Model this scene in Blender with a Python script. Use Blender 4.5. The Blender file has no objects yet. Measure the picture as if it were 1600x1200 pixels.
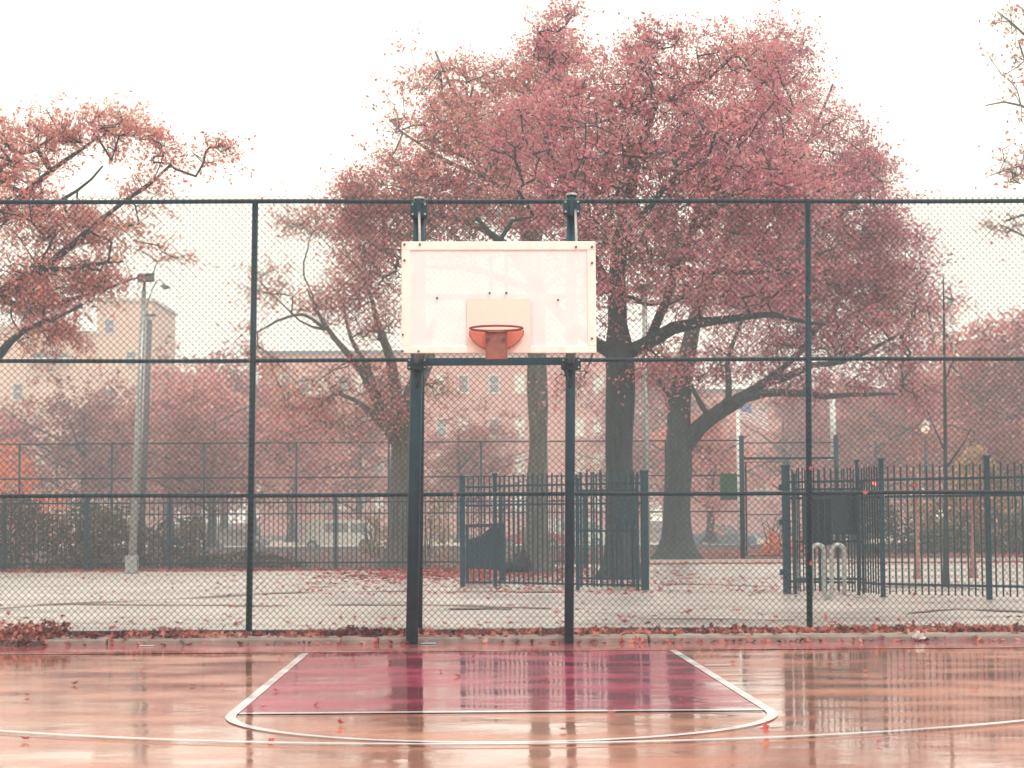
import bpy, math, random
import numpy as np
from mathutils import Vector, noise

C = bpy.context.scene.collection
sc = bpy.context.scene
random.seed(7)

# ------------------------------------------------------------------ camera
F, CAM_H, HORIZON, ROLL = 3077.0, 1.36, 813.0, math.radians(0.3)   # in pixels of a 1600 x 1200 frame
PITCH = math.atan((HORIZON - 600) / F)
fw = np.array([0, math.cos(PITCH), math.sin(PITCH)])
up0 = np.array([0, -math.sin(PITCH), math.cos(PITCH)])
rt0 = np.array([1.0, 0, 0])
rt = rt0 * math.cos(ROLL) - up0 * math.sin(ROLL)
up = rt0 * math.sin(ROLL) + up0 * math.cos(ROLL)
EYE = np.array([0, 0, CAM_H])

def at(x, y, D):
    """point that stands D metres down the court, seen at x, y"""
    d = fw + (x - 800) / F * rt - (y - 600) / F * up
    return EYE + d * (D / d[1])

def gr(x, y, z=0.08):
    """point on the ground at level z"""
    d = fw + (x - 800) / F * rt - (y - 600) / F * up
    return EYE + d * ((z - CAM_H) / d[2])

cam_d = bpy.data.cameras.new('camera')
cam = bpy.data.objects.new('camera', cam_d)
C.objects.link(cam)
cam_d.sensor_width = 36
cam_d.lens = 36 * F / 1600
cam_d.clip_end = 3000
from mathutils import Matrix
cam.matrix_world = Matrix([[rt[0], up[0], -fw[0], 0], [rt[1], up[1], -fw[1], 0], [rt[2], up[2], -fw[2], CAM_H], [0, 0, 0, 1]])
sc.camera = cam

# ------------------------------------------------------------------ sky, sun, exposure
SUN_EL, SUN_ROT = math.radians(50), math.radians(160)
w = bpy.data.worlds.new('World')
sc.world = w
w.use_nodes = True
nt = w.node_tree
bg = nt.nodes['Background']
sky = nt.nodes.new('ShaderNodeTexSky')
sky.sky_type = 'NISHITA'
sky.sun_disc = False
sky.sun_elevation = SUN_EL
sky.sun_rotation = SUN_ROT
sky.dust_density = 5
scl = nt.nodes.new('ShaderNodeVectorMath'); scl.operation = 'SCALE'; scl.inputs['Scale'].default_value = 0.1
nt.links.new(sky.outputs[0], scl.inputs[0])
mx = nt.nodes.new('ShaderNodeMixRGB')
mx.inputs[0].default_value = 0.97
mx.inputs[2].default_value = (1.33, 1.24, 1.03, 1)          # the closed white cloud deck
nt.links.new(scl.outputs[0], mx.inputs[1])
nt.links.new(mx.outputs[0], bg.inputs['Color'])
bg.inputs['Strength'].default_value = 1.0
sl = bpy.data.lights.new('sun', 'SUN')
sl.energy = 1.0
sl.angle = math.radians(25)
sl.color = (1, 0.96, 0.9)
so = bpy.data.objects.new('sun', sl)
C.objects.link(so)
so.rotation_euler = (math.radians(40), 0, math.radians(25))
sc.view_settings.view_transform = 'Standard'
sc.view_settings.look = 'None'
sc.view_settings.exposure = 0.35
sc.view_settings.gamma = 1
sc.cycles.max_bounces = 5
sc.cycles.diffuse_bounces = 3
sc.cycles.glossy_bounces = 3
sc.cycles.transmission_bounces = 4
sc.cycles.transparent_max_bounces = 8
sc.cycles.volume_bounces = 3
sc.cycles.use_denoising = True
sc.cycles.caustics_reflective = False
sc.cycles.caustics_refractive = False

# ------------------------------------------------------------------ materials
def srgb(r, g, b):
    f = lambda c: (c / 255 / 12.92) if c / 255 < 0.04045 else ((c / 255 + 0.055) / 1.055) ** 2.4
    return (f(r), f(g), f(b), 1)

def mat(name, col, rough=0.6, metal=0, vary=0.25, scale=6, bump=0.0, bscale=40, col2=None, stretch=(1, 1, 1), spec=0.5):
    m = bpy.data.materials.new(name)
    m.use_nodes = True
    n, l = m.node_tree.nodes, m.node_tree.links
    b = n['Principled BSDF']
    b.inputs['Roughness'].default_value = rough
    b.inputs['Metallic'].default_value = metal
    b.inputs['Specular IOR Level'].default_value = spec
    tc = n.new('ShaderNodeTexCoord')
    mp = n.new('ShaderNodeMapping')
    mp.inputs['Scale'].default_value = stretch
    l.new(tc.outputs['Object'], mp.inputs[0])
    nz = n.new('ShaderNodeTexNoise')
    nz.inputs['Scale'].default_value = scale
    nz.inputs['Detail'].default_value = 6
    nz.inputs['Roughness'].default_value = 0.65
    l.new(mp.outputs[0], nz.inputs['Vector'])
    rp = n.new('ShaderNodeValToRGB')
    rp.color_ramp.elements[0].position = 0.3
    rp.color_ramp.elements[1].position = 0.7
    c2 = col2 or tuple(min(1, c * (1 + vary)) for c in col[:3]) + (1,)
    c1 = col if col2 else tuple(c * (1 - vary) for c in col[:3]) + (1,)
    rp.color_ramp.elements[0].color = c1
    rp.color_ramp.elements[1].color = c2
    l.new(nz.outputs['Fac'], rp.inputs[0])
    l.new(rp.outputs[0], b.inputs['Base Color'])
    if bump:
        n2 = n.new('ShaderNodeTexNoise')
        n2.inputs['Scale'].default_value = bscale
        n2.inputs['Detail'].default_value = 4
        l.new(mp.outputs[0], n2.inputs['Vector'])
        bp = n.new('ShaderNodeBump')
        bp.inputs['Strength'].default_value = bump
        bp.inputs['Distance'].default_value = 0.02 if bscale > 20 else 0.06
        l.new(n2.outputs['Fac'], bp.inputs['Height'])
        l.new(bp.outputs[0], b.inputs['Normal'])
    return m

def leaf_mat(name, cols, trans=0.45, clump=0.5):
    """leaves: one tint per leaf, with slow clump-sized drift in tint"""
    m = bpy.data.materials.new(name)
    m.use_nodes = True
    n, l = m.node_tree.nodes, m.node_tree.links
    n.clear()
    out = n.new('ShaderNodeOutputMaterial')
    geo = n.new('ShaderNodeNewGeometry')
    tc = n.new('ShaderNodeTexCoord')
    oi = n.new('ShaderNodeObjectInfo')
    nz = n.new('ShaderNodeTexNoise')
    nz.inputs['Scale'].default_value = clump
    nz.inputs['Detail'].default_value = 3
    l.new(tc.outputs['Object'], nz.inputs['Vector'])
    a = n.new('ShaderNodeMath'); a.operation = 'MULTIPLY_ADD'
    l.new(nz.outputs['Fac'], a.inputs[0]); a.inputs[1].default_value = 1.3; a.inputs[2].default_value = -0.5
    b = n.new('ShaderNodeMath'); b.operation = 'MULTIPLY_ADD'
    l.new(geo.outputs['Random Per Island'], b.inputs[0]); b.inputs[1].default_value = 0.6
    l.new(a.outputs[0], b.inputs[2])
    c = n.new('ShaderNodeMath'); c.operation = 'MULTIPLY_ADD'
    l.new(oi.outputs['Random'], c.inputs[0]); c.inputs[1].default_value = 0.12
    l.new(b.outputs[0], c.inputs[2])
    rp = n.new('ShaderNodeValToRGB')
    el = rp.color_ramp.elements
    while len(el) < len(cols):
        el.new(0.5)
    for i, cc in enumerate(cols):
        el[i].position = 0.08 + 0.84 * i / (len(cols) - 1)
        el[i].color = cc
    l.new(c.outputs[0], rp.inputs[0])
    d = n.new('ShaderNodeBsdfDiffuse'); t = n.new('ShaderNodeBsdfTranslucent')
    l.new(rp.outputs[0], d.inputs[0]); l.new(rp.outputs[0], t.inputs[0])
    ms = n.new('ShaderNodeMixShader'); ms.inputs[0].default_value = trans
    l.new(d.outputs[0], ms.inputs[1]); l.new(t.outputs[0], ms.inputs[2])
    gl = n.new('ShaderNodeBsdfGlossy'); gl.inputs['Roughness'].default_value = 0.35
    m2 = n.new('ShaderNodeMixShader'); m2.inputs[0].default_value = 0.04
    l.new(ms.outputs[0], m2.inputs[1]); l.new(gl.outputs[0], m2.inputs[2])
    l.new(m2.outputs[0], out.inputs[0])
    return m

def wet(name, col, col2, line=False):
    """painted asphalt under a broken film of rain water"""
    m = bpy.data.materials.new(name)
    m.use_nodes = True
    n, l = m.node_tree.nodes, m.node_tree.links
    b = n['Principled BSDF']
    tc = n.new('ShaderNodeTexCoord')
    nz = n.new('ShaderNodeTexNoise'); nz.inputs['Scale'].default_value = 1.3; nz.inputs['Detail'].default_value = 8
    l.new(tc.outputs['Object'], nz.inputs['Vector'])
    rp = n.new('ShaderNodeValToRGB')
    rp.color_ramp.elements[0].position = 0.3; rp.color_ramp.elements[1].position = 0.7
    rp.color_ramp.elements[0].color = col; rp.color_ramp.elements[1].color = col2
    l.new(nz.outputs['Fac'], rp.inputs[0])
    g = n.new('ShaderNodeTexNoise'); g.inputs['Scale'].default_value = 90; g.inputs['Detail'].default_value = 3
    l.new(tc.outputs['Object'], g.inputs['Vector'])
    gm = n.new('ShaderNodeMixRGB'); gm.blend_type = 'OVERLAY'; gm.inputs[0].default_value = 0.25
    l.new(rp.outputs[0], gm.inputs[1]); l.new(g.outputs['Fac'], gm.inputs[2])
    l.new(gm.outputs[0], b.inputs['Base Color'])
    # water film: puddles smooth, raised patches rough
    mp = n.new('ShaderNodeMapping'); mp.inputs['Scale'].default_value = (0.7, 1.25, 1)
    l.new(tc.outputs['Object'], mp.inputs[0])
    p = n.new('ShaderNodeTexNoise'); p.inputs['Scale'].default_value = 1.0; p.inputs['Detail'].default_value = 5; p.inputs['Roughness'].default_value = 0.6
    l.new(mp.outputs[0], p.inputs['Vector'])
    r2 = n.new('ShaderNodeValToRGB')
    e = r2.color_ramp.elements
    e[0].position = 0.40; e[0].color = (0.04,) * 3 + (1,)
    e[1].position = 0.62; e[1].color = (0.24,) * 3 + (1,)
    l.new(p.outputs['Fac'], r2.inputs[0])
    l.new(r2.outputs[0], b.inputs['Roughness'])
    b.inputs['IOR'].default_value = 1.30
    cw = n.new('ShaderNodeMapRange'); cw.inputs['From Min'].default_value = 0.04; cw.inputs['From Max'].default_value = 0.24
    cw.inputs['To Min'].default_value = 0.30 if line else 0.92; cw.inputs['To Max'].default_value = 0.10 if line else 0.40
    l.new(r2.outputs[0], cw.inputs['Value']); l.new(cw.outputs[0], b.inputs['Coat Weight'])
    b.inputs['Coat IOR'].default_value = 1.5
    cr = n.new('ShaderNodeMath'); cr.operation = 'MULTIPLY_ADD'; cr.inputs[1].default_value = 0.30; cr.inputs[2].default_value = 0.01
    l.new(r2.outputs[0], cr.inputs[0]); l.new(cr.outputs[0], b.inputs['Coat Roughness'])
    bn = n.new('ShaderNodeTexNoise'); bn.inputs['Scale'].default_value = 7; bn.inputs['Detail'].default_value = 5; bn.inputs['Roughness'].default_value = 0.55
    l.new(tc.outputs['Object'], bn.inputs['Vector'])
    bp = n.new('ShaderNodeBump'); bp.inputs['Strength'].default_value = 0.10; bp.inputs['Distance'].default_value = 0.008
    l.new(bn.outputs['Fac'], bp.inputs['Height'])
    mp2 = n.new('ShaderNodeMapping'); mp2.inputs['Scale'].default_value = (0.8, 1.3, 1)
    l.new(tc.outputs['Object'], mp2.inputs[0])
    un = n.new('ShaderNodeTexNoise'); un.inputs['Scale'].default_value = 1.0; un.inputs['Detail'].default_value = 1.5; un.inputs['Roughness'].default_value = 0.5
    l.new(mp2.outputs[0], un.inputs['Vector'])
    b2 = n.new('ShaderNodeBump'); b2.inputs['Strength'].default_value = 1.0; b2.inputs['Distance'].default_value = 0.0055
    l.new(un.outputs['Fac'], b2.inputs['Height']); l.new(bp.outputs[0], b2.inputs['Normal'])
    l.new(b2.outputs[0], b.inputs['Normal']); l.new(b2.outputs[0], b.inputs['Coat Normal'])
    return m

M = {}
M['paint'] = mat('dark_green_paint', (0.003, 0.042, 0.066, 1), 0.35, vary=0.35, scale=9, bump=0.15, bscale=60, spec=0.3)
M['wire'] = mat('coated_wire', (0.004, 0.036, 0.050, 1), 0.5, vary=0.2)
M['galv'] = mat('galvanised_steel', (0.36, 0.38, 0.38, 1), 0.35, 0.6, 0.25, 12)
M['white'] = mat('white_enamel', (0.840, 0.900, 0.900, 1), 0.4, col2=(0.74, 0.75, 0.70, 1), scale=3, stretch=(3, 3, 0.5))
M['bolt'] = mat('bolt_steel', (0.10, 0.09, 0.08, 1), 0.5, 0.5)
M['rim'] = mat('orange_enamel', srgb(208, 124, 110), 0.45, col2=srgb(190, 100, 90), scale=14)
M['rust'] = mat('rusty_orange_steel', srgb(168, 104, 96), 0.6, col2=srgb(108, 76, 78), scale=6, bump=0.3)
M['ring'] = mat('worn_ring_steel', srgb(92, 58, 54), 0.5, col2=srgb(140, 72, 62), scale=20)
M['court'] = wet('orange_court_paint', (0.540, 0.219, 0.149, 1), (0.660, 0.306, 0.220, 1))
M['key'] = wet('maroon_court_paint', (0.43, 0.034, 0.098, 1), (0.50, 0.060, 0.13, 1))
M['apron'] = wet('maroon_apron_paint', (0.36, 0.09, 0.11, 1), (0.47, 0.16, 0.17, 1), line=True)
M['line'] = wet('white_court_line', (0.850, 0.796, 0.896, 1), (0.900, 0.900, 0.900, 1), line=True)
M['line_thin'] = wet('faded_court_line', (0.66, 0.42, 0.34, 1), (0.82, 0.68, 0.58, 1), line=True)
M['concrete'] = mat('kerb_concrete', (0.25, 0.20, 0.19, 1), 0.5, vary=0.4, scale=5, bump=0.3)
M['bark'] = mat('dark_bark', (0.012, 0.034, 0.040, 1), 0.75, vary=0.6, scale=5, bump=1.0, bscale=4.5, stretch=(3.2, 3.2, 0.45))
M['bark_pale'] = mat('grey_bark', (0.13, 0.145, 0.13, 1), 0.8, vary=0.45, scale=5, bump=1.0, bscale=4.5, stretch=(3.2, 3.2, 0.45))
M['bark_mid'] = mat('wet_grey_bark', (0.030, 0.056, 0.058, 1), 0.8, vary=0.5, scale=5, bump=1.0, bscale=4.5, stretch=(3.2, 3.2, 0.45))
M['twig_pink'] = mat('pale_pink_bark', (0.32, 0.17, 0.15, 1), 0.7, vary=0.3, scale=8)
M['soil'] = mat('leafy_soil', (0.030, 0.036, 0.034, 1), 0.9, col2=(0.13, 0.075, 0.065, 1), scale=1.6, bump=0.4, bscale=12)
M['street'] = mat('wet_street', (0.58, 0.52, 0.43, 1), 0.35, col2=(0.72, 0.66, 0.55, 1), scale=0.4)
M['brick_pale_hazed'] = mat('pale_hazed_brick', (0.72, 0.50, 0.39, 1), 0.9, vary=0.12, scale=0.6)  # pale brick, lightened further: distance haze is put into the colour
M['brick'] = mat('red_hazed_brick', (0.60, 0.325, 0.280, 1), 0.9, vary=0.15, scale=0.6)  # red lightened to carry the haze fade of the far walls
M['stone'] = mat('pale_stone', (0.62, 0.58, 0.52, 1), 0.8, vary=0.1)
M['slate'] = mat('grey_slate', (0.16, 0.16, 0.17, 1), 0.7, vary=0.2)
M['glass'] = mat('window_glass', (0.22, 0.23, 0.23, 1), 0.1, vary=0.3)  # base colour lightened to carry the sky reflected in far panes
M['blind'] = mat('window_blind', (0.78, 0.75, 0.68, 1), 0.5, vary=0.1)
M['tyre'] = mat('tyre_rubber', (0.02, 0.02, 0.022, 1), 0.8)
M['car_white'] = mat('white_car_paint', (0.60, 0.60, 0.58, 1), 0.25, vary=0.03)
M['car_silver'] = mat('silver_car_paint', (0.30, 0.29, 0.28, 1), 0.3, vary=0.03)
M['car_grey'] = mat('blue_grey_car_paint', (0.10, 0.14, 0.17, 1), 0.25, vary=0.05)
M['car_red'] = mat('dull_red_car_paint', (0.40, 0.07, 0.05, 1), 0.25, vary=0.05)
M['bag'] = mat('black_plastic_bag', (0.006, 0.016, 0.020, 1), 0.3, bump=0.8, bscale=7)
M['sign'] = mat('green_sign_face', (0.01, 0.11, 0.055, 1), 0.4, vary=0.1)
M['panel'] = mat('dark_sheet_steel', (0.003, 0.030, 0.046, 1), 0.7, vary=0.5, scale=5, stretch=(5, 5, 0.7))
M['paper'] = mat('crumpled_paper', (0.55, 0.52, 0.5, 1), 0.7, vary=0.1)
M['scrap_blue'] = mat('pale_blue_plastic', (0.22, 0.42, 0.48, 1), 0.4, vary=0.1)

# paving behind the fence
def paving():
    m = mat('wet_paving', (0.368, 0.326, 0.315, 1), 0.33, col2=(0.621, 0.561, 0.541, 1), scale=0.5, bump=0.12, bscale=55)
    n, l = m.node_tree.nodes, m.node_tree.links
    b = n['Principled BSDF']
    tc = [x for x in n if x.type == 'TEX_COORD'][0]
    base = b.inputs['Base Color'].links[0].from_socket
    mp = n.new('ShaderNodeMapping'); mp.inputs['Scale'].default_value = (0.10, 0.42, 1)
    l.new(tc.outputs['Object'], mp.inputs[0])
    nz = n.new('ShaderNodeTexNoise'); nz.inputs['Scale'].default_value = 1; nz.inputs['Detail'].default_value = 8; nz.inputs['Roughness'].default_value = 0.62
    l.new(mp.outputs[0], nz.inputs['Vector'])
    rp = n.new('ShaderNodeValToRGB')
    e = rp.color_ramp.elements
    e[0].position = 0.47; e[0].color = (1, 1, 1, 1)
    e[1].position = 0.50; e[1].color = (0.30, 0.31, 0.32, 1)
    x = e.new(0.53); x.color = (1, 1, 1, 1)
    l.new(nz.outputs['Fac'], rp.inputs[0])
    mx = n.new('ShaderNodeMixRGB'); mx.blend_type = 'MULTIPLY'; mx.inputs[0].default_value = 0.8
    l.new(base, mx.inputs[1]); l.new(rp.outputs[0], mx.inputs[2])
    l.new(mx.outputs[0], b.inputs['Base Color'])
    return m
M['paving'] = paving()

def perforated():
    m = mat('perforated_white_steel', (0.800, 0.847, 0.900, 1), 0.45, vary=0.05, scale=5)
    n, l = m.node_tree.nodes, m.node_tree.links
    b = n['Principled BSDF']
    tc = [x for x in n if x.type == 'TEX_COORD'][0]
    sep = n.new('ShaderNodeSeparateXYZ')
    l.new(tc.outputs['Object'], sep.inputs[0])
    def fr(sock, p):
        a = n.new('ShaderNodeMath'); a.operation = 'MULTIPLY'; l.new(sock, a.inputs[0]); a.inputs[1].default_value = 1 / p
        f = n.new('ShaderNodeMath'); f.operation = 'FRACT'; l.new(a.outputs[0], f.inputs[0])
        s = n.new('ShaderNodeMath'); s.operation = 'SUBTRACT'; l.new(f.outputs[0], s.inputs[0]); s.inputs[1].default_value = 0.5
        q = n.new('ShaderNodeMath'); q.operation = 'MULTIPLY'; l.new(s.outputs[0], q.inputs[0]); l.new(s.outputs[0], q.inputs[1])
        return q.outputs[0]
    add = n.new('ShaderNodeMath'); add.operation = 'ADD'
    l.new(fr(sep.outputs['X'], 0.006), add.inputs[0]); l.new(fr(sep.outputs['Z'], 0.006), add.inputs[1])
    lt = n.new('ShaderNodeMath'); lt.operation = 'LESS_THAN'; l.new(add.outputs[0], lt.inputs[0]); lt.inputs[1].default_value = 0.19 ** 2
    tr = n.new('ShaderNodeBsdfTransparent')
    ms = n.new('ShaderNodeMixShader')
    l.new(lt.outputs[0], ms.inputs[0]); l.new(b.outputs[0], ms.inputs[1]); l.new(tr.outputs[0], ms.inputs[2])
    l.new(ms.outputs[0], n['Material Output'].inputs[0])
    return m
M['perf'] = perforated()
M['target'] = mat('faded_orange_square', (0.82, 0.68, 0.63, 1), 0.5, col2=(0.84, 0.73, 0.69, 1), scale=5)

def glow(name, col, s):
    m = bpy.data.materials.new(name); m.use_nodes = True
    b = m.node_tree.nodes['Principled BSDF']
    b.inputs['Base Color'].default_value = col
    b.inputs['Emission Color'].default_value = col
    b.inputs['Emission Strength'].default_value = s
    return m
M['lamp_lit'] = glow('lit_globe', (1, 0.9, 0.75, 1), 0.35)
M['red_lit'] = glow('lit_red_signal', (1, 0.13, 0.03, 1), 4.0)

M['leaf_crimson'] = leaf_mat('crimson_oak_leaves', [(0.204, 0.123, 0.166, 1), (0.543, 0.151, 0.222, 1), (0.842, 0.230, 0.293, 1), (0.570, 0.374, 0.381, 1), (0.900, 0.432, 0.381, 1)], trans=0.5)
M['leaf_pink'] = leaf_mat('rose_oak_leaves', [(0.299, 0.159, 0.164, 1), (0.678, 0.209, 0.232, 1), (0.900, 0.331, 0.320, 1), (0.651, 0.432, 0.369, 1), (0.900, 0.518, 0.369, 1)], trans=0.5)
M['leaf_orange'] = leaf_mat('rusty_orange_leaves', [(0.333, 0.144, 0.148, 1), (0.704, 0.209, 0.205, 1), (0.900, 0.326, 0.267, 1), (0.704, 0.444, 0.394, 1), (0.900, 0.496, 0.353, 1)], trans=0.5)
M['leaf_far'] = leaf_mat('far_rust_leaves', [(0.100, 0.076, 0.077, 1), (0.340, 0.112, 0.110, 1), (0.520, 0.173, 0.154, 1), (0.460, 0.306, 0.243, 1)], clump=0.35)
M['leaf_flame'] = leaf_mat('flame_orange_leaves', [(0.70, 0.20, 0.10, 1), (0.88, 0.28, 0.14, 1), (0.94, 0.40, 0.22, 1)])
M['leaf_olive'] = leaf_mat('olive_shrub_leaves', [(0.025, 0.045, 0.035, 1), (0.06, 0.08, 0.055, 1), (0.14, 0.13, 0.07, 1), (0.26, 0.16, 0.10, 1)])
M['leaf_yellow'] = leaf_mat('yellowing_hedge_leaves', [(0.14, 0.11, 0.07, 1), (0.42, 0.28, 0.16, 1), (0.70, 0.50, 0.30, 1)])
M['litter'] = leaf_mat('fallen_leaf', [(0.050, 0.022, 0.027, 1), (0.200, 0.056, 0.055, 1), (0.460, 0.143, 0.121, 1), (0.680, 0.306, 0.253, 1)], trans=0.15, clump=2.0)
M['litter_red'] = leaf_mat('fallen_red_leaf', [(0.180, 0.046, 0.050, 1), (0.450, 0.082, 0.088, 1), (0.620, 0.173, 0.143, 1)], trans=0.15, clump=2.0)

# ------------------------------------------------------------------ helpers
def tag(o, label=None, cat=None, group=None, kind=None):
    if label: o['label'] = label
    if cat: o['category'] = cat
    if group: o['group'] = group
    if kind: o['kind'] = kind
    return o

def empty(name, loc, label, cat, group=None):
    o = bpy.data.objects.new(name, None)
    o.empty_display_size = 0.2
    C.objects.link(o)
    o.location = [float(v) for v in loc]
    return tag(o, label, cat, group)

def wloc(o):
    v = Vector((0, 0, 0))
    while o is not None:
        v = v + o.location; o = o.parent
    return v

def big(name, V, Fq, m, parent=None, smooth=False):
    """link numpy vertices and faces (all of one size) as ONE mesh"""
    V = np.asarray(V, dtype=np.float32)
    if parent is not None:
        V = V - np.array(wloc(parent), dtype=np.float32)
    Fq = np.asarray(Fq, dtype=np.int32)
    k = Fq.shape[1]
    me = bpy.data.meshes.new(name)
    me.vertices.add(len(V)); me.vertices.foreach_set('co', V.ravel())
    me.loops.add(Fq.size); me.loops.foreach_set('vertex_index', Fq.ravel())
    me.polygons.add(len(Fq)); me.polygons.foreach_set('loop_start', np.arange(0, Fq.size, k, dtype=np.int32))
    me.polygons.foreach_set('loop_total', np.full(len(Fq), k, dtype=np.int32))
    if smooth:
        me.polygons.foreach_set('use_smooth', np.ones(len(Fq), dtype=bool))
    me.update(calc_edges=True)
    me.materials.append(m)
    o = bpy.data.objects.new(name, me)
    C.objects.link(o)
    if parent is not None:
        o.parent = parent
    return o

class MB:
    def __init__(s): s.v = []; s.f = []
    def box(s, c, d, rz=0.0, tilt=0.0):
        x, y, z = c; a, b, h = d[0] / 2, d[1] / 2, d[2] / 2
        k = len(s.v); cs, sn = math.cos(rz), math.sin(rz)
        for dz in (-h, h):
            for dx, dy in ((-a, -b), (a, -b), (a, b), (-a, b)):
                s.v.append((x + dx * cs - dy * sn, y + dx * sn + dy * cs, z + dz + dx * tilt))
        for q in ((3, 2, 1, 0), (4, 5, 6, 7), (0, 1, 5, 4), (1, 2, 6, 5), (2, 3, 7, 6), (3, 0, 4, 7)):
            s.f.append(tuple(k + i for i in q))
        return s
    def tube(s, pts, rad, n=8, caps=True, wob=0, closed=False):
        pts = [Vector([float(c) for c in p]) for p in pts]
        if not isinstance(rad, (list, tuple)): rad = [rad] * len(pts)
        k0 = len(s.v); ref = None
        for i, p in enumerate(pts):
            if closed: t = pts[(i + 1) % len(pts)] - pts[i - 1]
            else: t = pts[min(i + 1, len(pts) - 1)] - pts[max(i - 1, 0)]
            t.normalize()
            if ref is None:
                ref = t.orthogonal().normalized()
            ref = (ref - t * ref.dot(t)).normalized()
            bi = t.cross(ref)
            for j in range(n):
                a = 2 * math.pi * j / n
                r = rad[i]
                if wob:
                    r *= 1 + wob * noise.noise(Vector((math.cos(a) * 1.6 + p.x, math.sin(a) * 1.6 + p.y, p.z * 0.7)))
                s.v.append(tuple(p + (ref * math.cos(a) + bi * math.sin(a)) * r))
        m_ = len(pts) if closed else len(pts) - 1
        for i in range(m_):
            i2 = (i + 1) % len(pts)
            for j in range(n):
                s.f.append((k0 + i * n + j, k0 + i * n + (j + 1) % n, k0 + i2 * n + (j + 1) % n, k0 + i2 * n + j))
        if caps and not closed:
            s.f.append(tuple(k0 + j for j in range(n))[::-1])
            s.f.append(tuple(k0 + (len(pts) - 1) * n + j for j in range(n)))
        return s
    def prism(s, poly, y0, y1):
        """poly in x, z pushed from y0 to y1"""
        k = len(s.v); n = len(poly)
        for y in (y0, y1):
            for x, z in poly: s.v.append((x, y, z))
        s.f.append(tuple(range(k, k + n))); s.f.append(tuple(range(k + 2 * n - 1, k + n - 1, -1)))
        for i in range(n):
            j = (i + 1) % n
            s.f.append((k + j, k + i, k + n + i, k + n + j))
        return s
    def build(s, name, m, parent=None, smooth=False, bevel=0):
        me = bpy.data.meshes.new(name)
        L = wloc(parent)
        me.from_pydata([tuple(Vector(v) - L) for v in s.v], [], s.f)
        me.materials.append(m)
        if smooth:
            me.polygons.foreach_set('use_smooth', [True] * len(me.polygons))
        me.update()
        o = bpy.data.objects.new(name, me)
        C.objects.link(o)
        if parent is not None: o.parent = parent
        if bevel:
            b = o.modifiers.new('bevel', 'BEVEL'); b.width = bevel; b.segments = 2; b.limit_method = 'ANGLE'
        return o

def wires(x0, x1, z0, z1, yf, pitch, r):
    """chain link: interlocking zigzag wires, three-sided"""
    nk = int((x1 - x0) / pitch); nj = int((z1 - z0) / pitch)
    k, j = np.meshgrid(np.arange(nk), np.arange(nj + 1), indexing='ij')
    X = x0 + (k + ((j + k) % 2)) * pitch
    Z = z0 + j * pitch
    Y = yf(X) + np.where((j + k) % 2 == 0, -0.8, 0.8) * r * np.where(j % 2 == 0, 1, -1)
    sag = 0.006 * np.sin(X * 1.7 + Z * 0.9) + 0.004 * np.sin(X * 5.1 - Z * 3.0)
    Y = Y + sag
    P = np.stack([X, Y, Z], -1)
    offs = [np.array([math.cos(a) * 1.3, math.sin(a), 0]) * r for a in (0.52, 2.62, 4.71)]
    V = np.stack([P + o for o in offs], 2)                  # nk, nj+1, 3, 3
    idx = np.arange(nk * (nj + 1) * 3).reshape(nk, nj + 1, 3)
    a = idx[:, :-1]; b = idx[:, 1:]
    Fq = np.stack([a, np.roll(a, -1, 2), np.roll(b, -1, 2), b], -1).reshape(-1, 4)
    return V.reshape(-1, 3), Fq

# ------------------------------------------------------------------ ground, court, paving, street
YAW = math.radians(1.4)
def court(u, v, z=0.0):
    """court frame: u across, v towards the hoop's end, origin under the free throw line"""
    return (-0.085 + u * math.cos(YAW) - v * math.sin(YAW), 14.07 + u * math.sin(YAW) + v * math.cos(YAW), z)

def sheet(name, poly, m, z=None, kind='structure'):
    me = bpy.data.meshes.new(name)
    me.from_pydata([p if z is None else (p[0], p[1], z) for p in poly], [], [tuple(range(len(poly)))])
    me.materials.append(m)
    o = bpy.data.objects.new(name, me); C.objects.link(o)
    return tag(o, kind=kind)

g = MB()
g.v = [(-1500, -60, -0.06), (1500, -60, -0.06), (1500, 22.05, -0.06), (-1500, 22.05, -0.06), (-1500, 22.05, 0.06), (1500, 22.05, 0.06), (1500, 88, 0.06), (-1500, 88, 0.06), (1500, 96, -0.56), (-1500, 96, -0.56), (1500, 2600, -0.56), (-1500, 2600, -0.56)]
g.f = [(0, 1, 2, 3), (3, 2, 5, 4), (4, 5, 6, 7), (7, 6, 8, 9), (9, 8, 10, 11)]
tag(g.build('ground', M['soil']), kind='structure')
tag(MB().box((0, 6.45, -0.025), (44, 31.0, 0.05)).build('court_surface', M['court']), kind='structure')
END = 6.53       # free throw line to end line
sheet('court_apron', [court(-22, END + 0.03), court(22, END + 0.03), (22.3, 21.94, 0), (-22.3, 21.94, 0)], M['apron'], 0.004)
sheet('court_key', [court(-1.88, 0), court(1.88, 0), court(1.88, END - 0.03), court(-1.88, END - 0.03)], M['key'], 0.004)

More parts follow.
